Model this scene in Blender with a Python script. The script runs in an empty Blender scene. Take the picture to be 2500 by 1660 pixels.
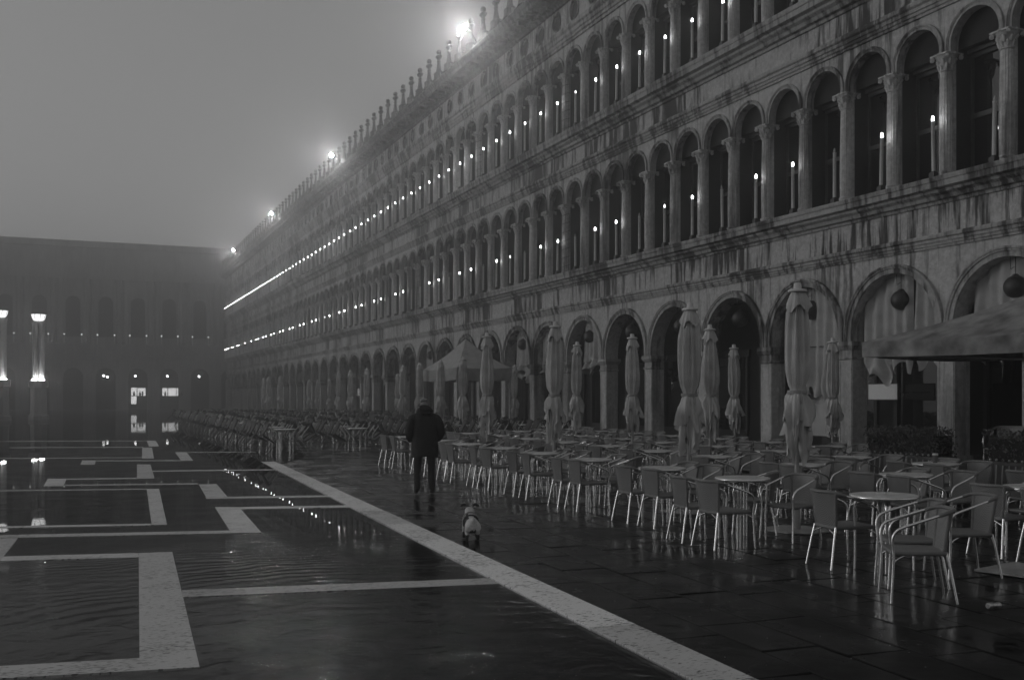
import bpy, bmesh, math, random
from mathutils import Vector, Matrix
import numpy as np
PI = math.pi
R = math.radians
rnd = random.Random(7)
SC = bpy.context.scene
COL = SC.collection

# ------------------------------------------------------------------ camera
# world axes: +Y runs along the long facade away from the camera, +X towards that facade
TH = math.atan(1051 / 2500)
cam_d = bpy.data.cameras.new('camera')
cam = bpy.data.objects.new('camera', cam_d)
COL.objects.link(cam)
cam.location = (0, 0, 1.70)
cam.rotation_euler = (R(90), 0, -TH)
cam_d.sensor_width = 36
cam_d.lens = 36
cam_d.shift_y = 138 / 2500
cam_d.clip_start = 0.1
cam_d.clip_end = 2000
SC.camera = cam

# ------------------------------------------------------------------ world, sun, exposure
SUN_EL, SUN_ROT = R(10), R(-62)          # dusk: the last glow is low over the left of the square
SKY_STRENGTH = 0.235
W = bpy.data.worlds.new('World')
SC.world = W
W.use_nodes = True
nt = W.node_tree
nt.nodes.clear()
o_ = nt.nodes.new('ShaderNodeOutputWorld')
bg = nt.nodes.new('ShaderNodeBackground')
sky = nt.nodes.new('ShaderNodeTexSky')
sky.sky_type = 'NISHITA'
sky.sun_disc = False
sky.sun_elevation = SUN_EL
sky.sun_rotation = SUN_ROT
sky.air_density = 1.0
sky.dust_density = 3.0
bw = nt.nodes.new('ShaderNodeRGBToBW')
gm = nt.nodes.new('ShaderNodeMath'); gm.operation = 'POWER'; gm.inputs[1].default_value = 0.35
nt.links.new(sky.outputs[0], bw.inputs[0])
nt.links.new(bw.outputs[0], gm.inputs[0])
nt.links.new(gm.outputs[0], bg.inputs[0])
bg.inputs[1].default_value = SKY_STRENGTH
nt.links.new(bg.outputs[0], o_.inputs[0])

sd = bpy.data.lights.new('sun', 'SUN')
sd.energy = 0.55
sd.angle = R(20)
sun = bpy.data.objects.new('sun', sd)
COL.objects.link(sun)
sun.rotation_euler = (R(90) - SUN_EL, 0, PI - SUN_ROT)   # shines from azimuth SUN_ROT (clockwise from +Y)

vs = SC.view_settings
vs.view_transform = 'Standard'
vs.look = 'None'
vs.gamma = 1
vs.use_curve_mapping = False
vs.exposure = -0.38
cy = SC.cycles
cy.max_bounces = 6
cy.diffuse_bounces = 2
cy.glossy_bounces = 3
cy.transmission_bounces = 4
cy.transparent_max_bounces = 10
cy.volume_bounces = 2
cy.caustics_reflective = False
cy.caustics_refractive = False
cy.sample_clamp_indirect = 4
cy.use_denoising = True

# ------------------------------------------------------------------ materials
MATS = {}
def newmat(name):
    m = bpy.data.materials.new(name)
    m.use_nodes = True
    MATS[name] = m
    n = m.node_tree.nodes
    return m, n, m.node_tree.links, n['Principled BSDF']

def g3(v):
    return (v, v, v, 1)

def plain(name, v, rough=0.6, metal=0.0, spec=0.5, noise=0.0, nscale=8.0, bump=0.0, bscale=40.0):
    m, n, L, b = newmat(name)
    b.inputs['Base Color'].default_value = g3(v)
    b.inputs['Roughness'].default_value = rough
    b.inputs['Metallic'].default_value = metal
    b.inputs['Specular IOR Level'].default_value = spec
    geo = n.new('ShaderNodeNewGeometry')
    if noise:
        t = n.new('ShaderNodeTexNoise'); t.inputs['Scale'].default_value = nscale; t.inputs['Detail'].default_value = 6
        L.new(geo.outputs['Position'], t.inputs['Vector'])
        r = n.new('ShaderNodeValToRGB')
        r.color_ramp.elements[0].position = 0.3; r.color_ramp.elements[1].position = 0.7
        r.color_ramp.elements[0].color = g3(max(0.002, v * (1 - noise))); r.color_ramp.elements[1].color = g3(v * (1 + noise))
        L.new(t.outputs[0], r.inputs[0]); L.new(r.outputs[0], b.inputs['Base Color'])
    if bump:
        t2 = n.new('ShaderNodeTexNoise'); t2.inputs['Scale'].default_value = bscale; t2.inputs['Detail'].default_value = 4
        L.new(geo.outputs['Position'], t2.inputs['Vector'])
        bp = n.new('ShaderNodeBump'); bp.inputs['Strength'].default_value = bump; bp.inputs['Distance'].default_value = 0.02
        L.new(t2.outputs[0], bp.inputs['Height']); L.new(bp.outputs[0], b.inputs['Normal'])
    return m

def emit(name, strength, v=1.0):
    m, n, L, b = newmat(name)
    b.inputs['Base Color'].default_value = g3(0.5)
    b.inputs['Emission Color'].default_value = g3(v)
    b.inputs['Emission Strength'].default_value = strength
    return m

def stone(name, light, dark, bias=0.5, streak=0.28, rough=0.75):
    """weathered stone with rain streaks that run down"""
    m, n, L, b = newmat(name)
    geo = n.new('ShaderNodeNewGeometry')
    def noise(sx, sy, sz, sc, det=5, rg=0.6):
        mp = n.new('ShaderNodeMapping'); mp.inputs['Scale'].default_value = (sx, sy, sz)
        L.new(geo.outputs['Position'], mp.inputs[0])
        t = n.new('ShaderNodeTexNoise'); t.inputs['Scale'].default_value = sc; t.inputs['Detail'].default_value = det
        t.inputs['Roughness'].default_value = rg
        L.new(mp.outputs[0], t.inputs['Vector'])
        return t.outputs[0]
    a = noise(1, 1, 0.09, 4.6, 4, 0.65)
    c = noise(1, 1, 0.5, 0.55, 3, 0.5)
    d = noise(1, 1, 1, 9.0, 8, 0.7)
    r1 = n.new('ShaderNodeValToRGB')
    r1.color_ramp.elements[0].position = bias - streak / 2; r1.color_ramp.elements[1].position = bias + streak / 2
    mx = n.new('ShaderNodeMath'); mx.operation = 'MULTIPLY_ADD'; mx.inputs[1].default_value = 0.55
    L.new(a, mx.inputs[0])
    mc = n.new('ShaderNodeMath'); mc.operation = 'MULTIPLY'; mc.inputs[1].default_value = 0.45
    L.new(c, mc.inputs[0]); L.new(mc.outputs[0], mx.inputs[2])
    L.new(mx.outputs[0], r1.inputs[0])
    r1.color_ramp.elements[0].color = g3(dark); r1.color_ramp.elements[1].color = g3(light)
    r2 = n.new('ShaderNodeValToRGB')
    r2.color_ramp.elements[0].position = 0.3; r2.color_ramp.elements[1].position = 0.75
    r2.color_ramp.elements[0].color = g3(0.55); r2.color_ramp.elements[1].color = g3(1.15)
    L.new(d, r2.inputs[0])
    mu = n.new('ShaderNodeMix'); mu.data_type = 'RGBA'; mu.blend_type = 'MULTIPLY'; mu.inputs[0].default_value = 1
    L.new(r1.outputs[0], mu.inputs[6]); L.new(r2.outputs[0], mu.inputs[7])
    L.new(mu.outputs[2], b.inputs['Base Color'])
    b.inputs['Roughness'].default_value = rough
    bp = n.new('ShaderNodeBump'); bp.inputs['Strength'].default_value = 0.5; bp.inputs['Distance'].default_value = 0.02
    L.new(d, bp.inputs['Height']); L.new(bp.outputs[0], b.inputs['Normal'])
    return m

stone('wall_stone', 0.50, 0.03, 0.49, 0.075)
stone('wall_light', 0.50, 0.09, 0.462, 0.09)
stone('cornice_stone', 0.20, 0.03, 0.49, 0.12)
stone('trim_stone', 0.40, 0.03, 0.49, 0.09)
stone('column_stone', 0.62, 0.22, 0.45, 0.10)
stone('pillar_stone', 0.55, 0.22, 0.45, 0.12)
stone('dark_stone', 0.13, 0.04, 0.5, 0.3)
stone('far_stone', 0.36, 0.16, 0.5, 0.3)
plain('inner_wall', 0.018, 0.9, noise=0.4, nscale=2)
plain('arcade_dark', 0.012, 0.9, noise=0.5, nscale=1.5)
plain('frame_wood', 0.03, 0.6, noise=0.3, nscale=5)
plain('pane_glass', 0.012, 0.02, spec=0.6)
plain('candle_wax', 0.55, 0.5, noise=0.08)
plain('black_metal', 0.012, 0.5)
plain('globe_dark', 0.02, 0.45, noise=0.3, nscale=10, bump=0.3, bscale=60)
emit('bulb_lit', 40)
plain('bulb_off', 0.35, 0.2)
emit('flood_lens', 1000)
emit('far_bulb', 2.2)
emit('lantern_lit', 9)
emit('bowl_lit', 2.6)
emit('uplight_lit', 150)
emit('sign_lit', 0.10, 1.0)
plain('cloth', 0.50, 0.85, noise=0.2, nscale=4.0, bump=0.3, bscale=60)
plain('cloth_pale', 0.42, 0.85, noise=0.15, nscale=4.0, bump=0.25, bscale=90)
plain('cloth_tent', 0.20, 0.8, noise=0.6, nscale=3.0, bump=0.2, bscale=60)
plain('cloth_dull', 0.26, 0.85, noise=0.2, nscale=4.0)
plain('cloth_cap', 0.30, 0.85, noise=0.3, nscale=5.0)
plain('aluminium', 0.85, 0.24, metal=0.95, noise=0.1, nscale=30)
plain('bright_tube', 0.75, 0.3, metal=0.35)
plain('dull_steel', 0.13, 0.4, metal=0.7, noise=0.2, nscale=20)
plain('pole_paint', 0.36, 0.45, noise=0.15)
plain('plate_metal', 0.34, 0.35, noise=0.3, nscale=6)
plain('table_top', 0.62, 0.30, noise=0.2, nscale=9)
plain('rubber', 0.01, 0.8)
plain('coat', 0.008, 0.8, noise=0.4, nscale=14, bump=0.5, bscale=30)
plain('trousers', 0.010, 0.8, noise=0.3, nscale=12, bump=0.3, bscale=30)
plain('skin', 0.22, 0.6)
plain('hair_grey', 0.24, 0.7, noise=0.5, nscale=60)
plain('shoe', 0.006, 0.4)
plain('fur_pale', 0.55, 0.85, noise=0.2, nscale=40, bump=0.4, bscale=150)
plain('fur_dark', 0.012, 0.85, noise=0.3, nscale=40)
plain('harness', 0.30, 0.6)
plain('leaf', 0.075, 0.6, noise=0.6, nscale=25)
plain('planter_wood', 0.06, 0.6, noise=0.4, nscale=9)
plain('deck_wood', 0.05, 0.5, noise=0.3, nscale=6)
plain('paper', 0.6, 0.7)
plain('cup_dark', 0.10, 0.6)
plain('can_metal', 0.5, 0.3, metal=0.7, noise=0.4, nscale=40)
plain('wire', 0.03, 0.5)

def wicker(name, v):
    m, n, L, b = newmat(name)
    tc = n.new('ShaderNodeTexCoord')
    w = n.new('ShaderNodeTexWave'); w.wave_type = 'BANDS'; w.bands_direction = 'X'
    w.inputs['Scale'].default_value = 60; w.inputs['Distortion'].default_value = 0.3; w.inputs['Detail'].default_value = 2
    L.new(tc.outputs['Object'], w.inputs['Vector'])
    nz = n.new('ShaderNodeTexNoise'); nz.inputs['Scale'].default_value = 40
    L.new(tc.outputs['Object'], nz.inputs['Vector'])
    r = n.new('ShaderNodeValToRGB')
    r.color_ramp.elements[0].color = g3(v * 0.45); r.color_ramp.elements[1].color = g3(v * 1.25)
    mm = n.new('ShaderNodeMath'); mm.operation = 'MULTIPLY_ADD'; mm.inputs[1].default_value = 0.6
    L.new(w.outputs[1], mm.inputs[0])
    m2 = n.new('ShaderNodeMath'); m2.operation = 'MULTIPLY'; m2.inputs[1].default_value = 0.4
    L.new(nz.outputs[0], m2.inputs[0]); L.new(m2.outputs[0], mm.inputs[2])
    L.new(mm.outputs[0], r.inputs[0]); L.new(r.outputs[0], b.inputs['Base Color'])
    bp = n.new('ShaderNodeBump'); bp.inputs['Strength'].default_value = 0.8; bp.inputs['Distance'].default_value = 0.004
    L.new(mm.outputs[0], bp.inputs['Height']); L.new(bp.outputs[0], b.inputs['Normal'])
    b.inputs['Roughness'].default_value = 0.5
    return m
wicker('wicker', 0.23)
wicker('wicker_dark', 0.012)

def wet_stone(name, v, r0, r1, scale, spec=0.5, bump=0.25, pits=False):
    m, n, L, b = newmat(name)
    geo = n.new('ShaderNodeNewGeometry')
    t = n.new('ShaderNodeTexNoise'); t.inputs['Scale'].default_value = scale; t.inputs['Detail'].default_value = 5
    L.new(geo.outputs['Position'], t.inputs['Vector'])
    rr = n.new('ShaderNodeMapRange'); rr.inputs[1].default_value = 0.35; rr.inputs[2].default_value = 0.65
    rr.inputs[3].default_value = r0; rr.inputs[4].default_value = r1
    L.new(t.outputs[0], rr.inputs[0]); L.new(rr.outputs[0], b.inputs['Roughness'])
    t2 = n.new('ShaderNodeTexNoise'); t2.inputs['Scale'].default_value = 22; t2.inputs['Detail'].default_value = 8
    mp = n.new('ShaderNodeMapping'); mp.inputs['Rotation'].default_value = (0, 0, R(-25)); mp.inputs['Scale'].default_value = (1, 2.6, 1) if pits else (1, 1, 1)
    L.new(geo.outputs['Position'], mp.inputs[0]); L.new(mp.outputs[0], t2.inputs['Vector'])
    r = n.new('ShaderNodeValToRGB')
    if pits:
        r.color_ramp.elements[0].position = 0.36; r.color_ramp.elements[1].position = 0.46
        r.color_ramp.elements[0].color = g3(v * 0.12); r.color_ramp.elements[1].color = g3(v)
        t3 = n.new('ShaderNodeTexNoise'); t3.inputs['Scale'].default_value = 1.7; t3.inputs['Detail'].default_value = 3
        L.new(geo.outputs['Position'], t3.inputs['Vector'])
        ad = n.new('ShaderNodeMath'); ad.operation = 'MULTIPLY_ADD'; ad.inputs[1].default_value = 0.35; ad.inputs[2].default_value = -0.155
        L.new(t3.outputs[0], ad.inputs[0])
        ad2 = n.new('ShaderNodeMath'); ad2.operation = 'ADD'
        L.new(t2.outputs[0], ad2.inputs[0]); L.new(ad.outputs[0], ad2.inputs[1])
        L.new(ad2.outputs[0], r.inputs[0])
    else:
        r.color_ramp.elements[0].position = 0.3; r.color_ramp.elements[1].position = 0.7
        r.color_ramp.elements[0].color = g3(v * 0.5); r.color_ramp.elements[1].color = g3(v * 1.5)
        L.new(t2.outputs[0], r.inputs[0])
    oi = n.new('ShaderNodeObjectInfo')
    vr = n.new('ShaderNodeMapRange'); vr.inputs[3].default_value = 0.75; vr.inputs[4].default_value = 1.25
    L.new(oi.outputs['Random'], vr.inputs[0])
    mu = n.new('ShaderNodeVectorMath'); mu.operation = 'SCALE'
    L.new(r.outputs[0], mu.inputs[0]); L.new(vr.outputs[0], mu.inputs['Scale'])
    L.new(mu.outputs[0], b.inputs['Base Color'])
    b.inputs['Specular IOR Level'].default_value = spec
    bp = n.new('ShaderNodeBump'); bp.inputs['Strength'].default_value = bump; bp.inputs['Distance'].default_value = 0.01
    t4 = n.new('ShaderNodeTexNoise'); t4.inputs['Scale'].default_value = 5; t4.inputs['Detail'].default_value = 6
    L.new(geo.outputs['Position'], t4.inputs['Vector'])
    L.new(t4.outputs[0], bp.inputs['Height']); L.new(bp.outputs[0], b.inputs['Normal'])
    return m
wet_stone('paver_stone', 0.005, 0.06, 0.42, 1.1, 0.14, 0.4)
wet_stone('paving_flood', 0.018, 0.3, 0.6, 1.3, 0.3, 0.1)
wet_stone('white_stone', 0.70, 0.35, 0.6, 2.0, 0.4, 0.1, True)
wet_stone('white_wet', 0.56, 0.3, 0.5, 2.0, 0.4, 0.1, True)
wet_stone('joint_dark', 0.02, 0.4, 0.7, 1.0, 0.3, 0.1)

def water_mat():
    m, n, L, b = newmat('water')
    n.remove(b)
    out = n['Material Output']
    geo = n.new('ShaderNodeNewGeometry')
    # ripples spreading from where someone just stepped, over a finer chop; calm farther off
    def mth(op, a_, b_=None, c_=None):
        q = n.new('ShaderNodeMath'); q.operation = op
        for i_, v_ in enumerate((a_, b_, c_)):
            if v_ is None: continue
            if isinstance(v_, (int, float)): q.inputs[i_].default_value = v_
            else: L.new(v_, q.inputs[i_])
        return q.outputs[0]
    def nz(scale, det=2, dist=0.0):
        t = n.new('ShaderNodeTexNoise'); t.inputs['Scale'].default_value = scale; t.inputs['Detail'].default_value = det; t.inputs['Distortion'].default_value = dist
        L.new(geo.outputs['Position'], t.inputs['Vector'])
        return t.outputs[0]
    def fade(x, lo, hi, v0, v1):
        d_ = n.new('ShaderNodeMapRange'); d_.interpolation_type = 'SMOOTHSTEP'
        for i_, v_ in zip((1, 2, 3, 4), (lo, hi, v0, v1)): d_.inputs[i_].default_value = v_
        L.new(x, d_.inputs[0])
        return d_.outputs[0]
    cen = n.new('ShaderNodeVectorMath'); cen.operation = 'SUBTRACT'; cen.inputs[1].default_value = (1.8, 4.6, 0.0125)
    L.new(geo.outputs['Position'], cen.inputs[0])
    ln = n.new('ShaderNodeVectorMath'); ln.operation = 'LENGTH'
    L.new(cen.outputs[0], ln.inputs[0])
    r_ = ln.outputs['Value']
    rr_ = mth('ADD', r_, mth('MULTIPLY', mth('SUBTRACT', nz(0.8, 3), 0.5), 0.9))
    wave = mth('SINE', mth('MULTIPLY', mth('POWER', rr_, 1.76), 4.82))
    patch = fade(nz(0.55, 2), 0.38, 0.62, 0.15, 1.0)
    h1 = mth('MULTIPLY', mth('MULTIPLY', wave, patch), fade(r_, 3.5, 9.0, 0.0030, 0.00001))
    h2 = mth('MULTIPLY', nz(3.2, 2, 0.6), fade(r_, 2.0, 7.5, 0.022, 0.00025))
    h3 = mth('MULTIPLY', nz(17.0, 2), fade(r_, 3.0, 9.0, 0.0042, 0.00001))
    h4 = mth('MULTIPLY', nz(1.1, 2), 0.0003)
    hh = mth('ADD', mth('ADD', h1, h2), mth('ADD', h3, h4))
    bp = n.new('ShaderNodeBump'); bp.inputs['Strength'].default_value = 1.0; bp.inputs['Distance'].default_value = 1.0
    L.new(hh, bp.inputs['Height'])
    fr = n.new('ShaderNodeFresnel'); fr.inputs['IOR'].default_value = 1.28
    L.new(bp.outputs[0], fr.inputs['Normal'])
    gl = n.new('ShaderNodeBsdfGlossy'); gl.inputs['Roughness'].default_value = 0.004; gl.inputs['Color'].default_value = g3(0.62)
    L.new(bp.outputs[0], gl.inputs['Normal'])
    tr = n.new('ShaderNodeBsdfTransparent'); tr.inputs['Color'].default_value = g3(0.97)
    mx = n.new('ShaderNodeMixShader')
    L.new(fr.outputs[0], mx.inputs[0]); L.new(tr.outputs[0], mx.inputs[1]); L.new(gl.outputs[0], mx.inputs[2])
    L.new(mx.outputs[0], out.inputs['Surface'])
water_mat()

# ------------------------------------------------------------------ mesh helpers
class MB:
    def __init__(self):
        self.v = []; self.f = []; self.s = []
    def quad(self, a, b, c, d, smooth=False):
        i = len(self.v); self.v += [a, b, c, d]; self.f.append((i, i + 1, i + 2, i + 3)); self.s.append(smooth)
    def poly(self, pts, smooth=False):
        i = len(self.v); self.v += list(pts); self.f.append(tuple(range(i, i + len(pts)))); self.s.append(smooth)
    def box(self, x0, x1, y0, y1, z0, z1, M=None):
        p = [(x0, y0, z0), (x1, y0, z0), (x1, y1, z0), (x0, y1, z0), (x0, y0, z1), (x1, y0, z1), (x1, y1, z1), (x0, y1, z1)]
        if M is not None: p = [tuple(M @ Vector(q)) for q in p]
        i = len(self.v); self.v += p
        for q in ((0, 3, 2, 1), (4, 5, 6, 7), (0, 1, 5, 4), (1, 2, 6, 5), (2, 3, 7, 6), (3, 0, 4, 7)):
            self.f.append(tuple(i + k for k in q)); self.s.append(False)
    def grid(self, rows, closed=False, smooth=True, flip=False):
        """rows: list of equal-length point rows"""
        i0 = len(self.v); m = len(rows[0])
        for r in rows: self.v += [tuple(p) for p in r]
        for a in range(len(rows) - 1):
            for b in range(m if closed else m - 1):
                c = (b + 1) % m
                q = (i0 + a * m + b, i0 + a * m + c, i0 + (a + 1) * m + c, i0 + (a + 1) * m + b)
                self.f.append(q[::-1] if flip else q); self.s.append(smooth)
    def lathe(self, prof, n=12, c=(0, 0, 0), sx=1, sy=1, smooth=True, cap=True, ph=0.0, fl=0, fa=0.0):
        rows = []
        for r, z in prof:
            row = []
            for k in range(n):
                a = 2 * PI * k / n + ph
                rr = r * (1 - fa * (0.5 - 0.5 * math.cos(a * fl))) if fl else r
                row.append((c[0] + rr * sx * math.cos(a), c[1] + rr * sy * math.sin(a), c[2] + z))
            rows.append(row)
        self.grid(rows, True, smooth)
        if cap:
            self.poly(rows[-1]); self.poly(rows[0][::-1])
    def tube(self, pts, r, n=8, cap=True):
        pts = [Vector(p) for p in pts]
        rr = r if isinstance(r, (list, tuple)) else [r] * len(pts)
        rows = []; up = None
        for i, p in enumerate(pts):
            t = (pts[min(i + 1, len(pts) - 1)] - pts[max(i - 1, 0)]).normalized()
            if up is None:
                up = Vector((0, 0, 1)) if abs(t.z) < 0.9 else Vector((1, 0, 0))
            u = (up - t * up.dot(t)).normalized(); w = t.cross(u); up = u
            rows.append([tuple(p + (u * math.cos(2 * PI * k / n) + w * math.sin(2 * PI * k / n)) * rr[i]) for k in range(n)])
        self.grid(rows, True, True)
        if cap:
            self.poly(rows[-1]); self.poly(rows[0][::-1])
    def extrude(self, prof, y0, y1, cap=True):
        """profile in x,z pulled along y"""
        a = [(x, y0, z) for x, z in prof]; b = [(x, y1, z) for x, z in prof]
        n = len(prof)
        for k in range(n):
            l = (k + 1) % n
            self.quad(a[k], b[k], b[l], a[l])
        if cap:
            self.poly(a); self.poly(b[::-1])
    def ball(self, c, r, n=12, m=8, sz=1.0):
        prof = [(r * math.sin(PI * (k + 0.02) / (m + 0.04)), -r * sz * math.cos(PI * (k + 0.02) / (m + 0.04))) for k in range(m + 1)]
        self.lathe(prof, n, c)
    def mesh(self, name, mat=None):
        me = bpy.data.meshes.new(name)
        me.from_pydata(self.v, [], self.f)
        me.polygons.foreach_set('use_smooth', self.s)
        me.update()
        if mat: me.materials.append(MATS[mat])
        return me

def tag(o, label=None, cat=None, group=None, kind=None):
    if label: o['label'] = label
    if cat: o['category'] = cat
    if group: o['group'] = group
    if kind: o['kind'] = kind
    return o

def put(name, me, parent=None, loc=(0, 0, 0), rot=(0, 0, 0), scale=None):
    o = bpy.data.objects.new(name, me)
    COL.objects.link(o)
    if parent is not None: o.parent = parent
    o.location = loc; o.rotation_euler = rot
    if scale: o.scale = scale
    return o

def empty(name, loc=(0, 0, 0), rz=0, rot=None):
    o = bpy.data.objects.new(name, None)
    COL.objects.link(o)
    o.empty_display_size = 0.2
    o.location = loc
    o.rotation_euler = rot if rot else (0, 0, rz)
    return o

def arc(c, r, a0, a1, n):
    return [(c[0] + r * math.cos(a0 + (a1 - a0) * k / n), c[1] + r * math.sin(a0 + (a1 - a0) * k / n)) for k in range(n + 1)]

ORD = ('first second third fourth fifth sixth seventh eighth ninth tenth eleventh twelfth thirteenth fourteenth fifteenth sixteenth '
       'seventeenth eighteenth nineteenth').split()
TENS = {2: 'twenty', 3: 'thirty', 4: 'forty', 5: 'fifty', 6: 'sixty', 7: 'seventy', 8: 'eighty', 9: 'ninety'}
TENTH = {2: 'twentieth', 3: 'thirtieth', 4: 'fortieth', 5: 'fiftieth', 6: 'sixtieth', 7: 'seventieth', 8: 'eightieth', 9: 'ninetieth'}
def nth(k):
    if k <= 19: return ORD[k - 1]
    if k >= 100: return 'hundred-and-' + nth(k - 100) if k > 100 else 'hundredth'
    t, u = divmod(k, 10)
    return TENTH[t] if u == 0 else TENS[t] + '-' + ORD[u - 1]

# ================================================================== SETTING: ground, paving, water
V, UA, S, HB = 17.4, 7.41, 3.18, 1.59
NB = 41
LEN = NB * S
AL = R(2.45)                      # the paving runs 2.45 degrees off the facade
def al(a, b):
    """paving coordinates (across, along) -> world x, y"""
    return (a * math.cos(AL) + b * math.sin(AL), -a * math.sin(AL) + b * math.cos(AL))

mb = MB(); mb.quad((-900, -900, -0.035), (900, -900, -0.035), (900, 900, -0.035), (-900, 900, -0.035))
ground = tag(put('ground', mb.mesh('ground', 'joint_dark')), 'dark wet ground of the square reaching into the fog', kind='structure')

# flooded half of the square: one sheet of smooth dark paving with white bands let into it
FL = [al(3.12, -6), al(3.12, 27.0), (5.6, 28.5), (6.3, 34), (7.2, 45), (9, 64), (12, 90), (16.5, 139), (-90, 139), (-90, -6)]
mb = MB(); mb.poly([(x, y, 0) for x, y in FL])
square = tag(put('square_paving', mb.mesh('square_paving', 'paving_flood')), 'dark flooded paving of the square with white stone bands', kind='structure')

def band(pts, z0=-0.02, z1=0.005, mat='white_wet', parent=None, name='stone_band'):
    m = MB()
    t = [(x, y, z1) for x, y in pts]; b = [(x, y, z0) for x, y in pts]
    m.poly(t[::-1])
    for k in range(len(pts)):
        l = (k + 1) % len(pts)
        m.quad(t[k], t[l], b[l], b[k])
    me = m.mesh(name, mat)
    bm = bmesh.new(); bm.from_mesh(me); bmesh.ops.recalc_face_normals(bm, faces=bm.faces); bm.to_mesh(me); bm.free()
    return put(name, me, parent)

BANDS = [
    [(0.57, 11.76), (0.91, 11.70), (0.68, 6.65), (0.33, 6.71)],
    [(-2.6, 7.50), (0.35, 7.03), (0.33, 6.71), (-2.6, 7.22)],
    [(0.81, 9.35), (3.48, 8.87), (3.48, 8.56), (0.78, 9.03)],
    [(-0.79, 12.06), (0.565, 11.76), (0.555, 11.45), (-0.77, 11.74)],
    [(-1.04, 13.64), (-0.70, 13.56), (-0.77, 11.74), (-1.12, 11.82)],
    [(-0.70, 13.88), (1.73, 13.29), (1.70, 13.02), (-0.70, 13.60)],
    [(-5.2, 14.9), (-0.70, 13.88), (-0.70, 13.60), (-5.2, 14.6)],
    [(1.88, 16.19), (2.22, 16.05), (2.06, 12.94), (1.71, 13.04)],
    [(2.22, 16.05), (3.84, 15.67), (3.81, 15.35), (2.21, 15.74)],
    [(2.08, 20.50), (2.40, 20.44), (2.27, 17.80), (1.93, 17.88)],
    [(1.92, 17.87), (3.90, 17.39), (3.87, 17.06), (1.90, 17.55)],
    [(-0.28, 21.42), (2.08, 20.80), (2.08, 20.50), (-0.28, 21.12)],
    [(-0.64, 23.11), (-0.28, 22.96), (-0.32, 21.09), (-0.66, 21.23)],
    [(-0.28, 22.98), (1.05, 22.66), (1.05, 22.36), (-0.28, 22.68)],
    [(1.27, 27.10), (1.58, 26.97), (1.39, 22.35), (1.05, 22.40)],
    [(1.50, 24.70), (4.28, 24.05), (4.26, 23.75), (1.48, 24.40)],
    [(0.35, 29.2), (2.42, 28.45), (2.42, 28.15), (0.35, 28.9)],
    [(0.02, 29.35), (0.35, 29.25), (0.30, 27.4), (-0.03, 27.5)],
    [(2.62, 32.68), (2.94, 32.54), (2.71, 28.12), (2.42, 28.20)],
    [(2.94, 32.54), (4.9, 31.9), (4.88, 31.6), (2.92, 32.24)],
    [(1.85, 35.93), (2.15, 35.85), (1.82, 29.55), (1.52, 29.66)],
    [(1.10, 19.86), (1.31, 19.80), (1.04, 14.22), (0.85, 14.25)],
    [(-4.0, 15.6), (0.85, 14.42), (0.84, 14.22), (-4.0, 15.4)],
    [(-4.0, 21.3), (1.10, 19.93), (1.10, 19.73), (-4.0, 21.1)],
    [(2.30, 41.5), (2.62, 41.4), (2.42, 36.6), (2.10, 36.7)],
    [(-3.6, 43.4), (2.30, 41.6), (2.30, 41.3), (-3.6, 43.1)],
    [(-6, 32.6), (1.60, 30.2), (1.60, 29.9), (-6, 32.3)],
    [(-2.2, 37.8), (1.90, 36.4), (1.90, 36.1), (-2.2, 37.5)],
]
for p in BANDS:
    band(p, parent=square, z1=0.0138 + rnd.random() * 0.0012)
# dry hump of cobbled paving that stands just clear of the water
mb = MB(); NX, NY = 46, 60
hr = random.Random(3)
ph = [(hr.uniform(0, 6), hr.uniform(0, 6)) for _ in range(8)]
rows = []
for j in range(NY + 1):
    row = []
    for i in range(NX + 1):
        a, t = i / NX, j / NY
        x = -3.8 + a * 4.75 + t * 0.22; y = 14.55 + t * 5.2 - (a - 0.5) * 1.2
        e = min(1, 6 * a, 6 * (1 - a), 5 * t, 5 * (1 - t))
        h = 0
        for k, (p1, p2) in enumerate(ph):
            h += math.sin(x * (0.7 + 0.5 * k) + p1 + y * 0.3) * math.sin(y * (1.6 + 1.5 * k) + p2 + x * 0.8) / (1 + 0.6 * k)
        row.append((x, y, -0.02 + (0.0275 + h * 0.0045) * max(0, e)))
    rows.append(row)
mb.grid(rows, smooth=True)
put('cobbled_hump', mb.mesh('cobbled_hump', 'paver_stone'), square)

# water film
WT = [al(3.10, -6), al(3.10, 25.2), al(3.9, 27.2), (5.9, 29.0), (6.5, 34), (7.4, 45), (9.2, 64), (12.2, 90), (16.3, 138.5), (-90, 138.5), (-90, -6)]
mb = MB(); mb.poly([(x, y, 0.0125) for x, y in WT])
tag(put('water', mb.mesh('water', 'water')), 'thin sheet of flood water with ripples mirroring the lamps', kind='structure')

# dry side: big trachyte slabs, laid one by one along the white kerb band
pavement = empty('pavement', (0, 0, 0)); tag(pavement, 'wet dark stone slabs under the cafe chairs', kind='structure')
y = -1.2
while y < 27:
    ln = 1.45 + rnd.random() * 0.35
    y2 = min(y + ln, 27.2)
    z1 = 0.021 + rnd.random() * 0.003
    if y > 22: z1 -= (y - 22) * 0.0022
    m = MB(); p = [al(3.125, y + 0.006), al(3.485, y + 0.006 - 0.03), al(3.485, y2 - 0.036), al(3.125, y2 - 0.006)]
    band(p, -0.03, z1, 'white_stone', pavement, 'kerb_slab')
    y = y2
slabs = []
row = 0
a = 3.50
while a < 13.2:
    w = 0.44 + 0.06 * ((row * 37) % 5) / 5
    b = -0.6 - (row % 2) * 0.5 - rnd.random() * 0.3
    while b < 46:
        l = 0.75 + rnd.random() * 0.45
        slabs.append((a, a + w, b, b + l))
        b += l
    a += w; row += 1
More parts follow.
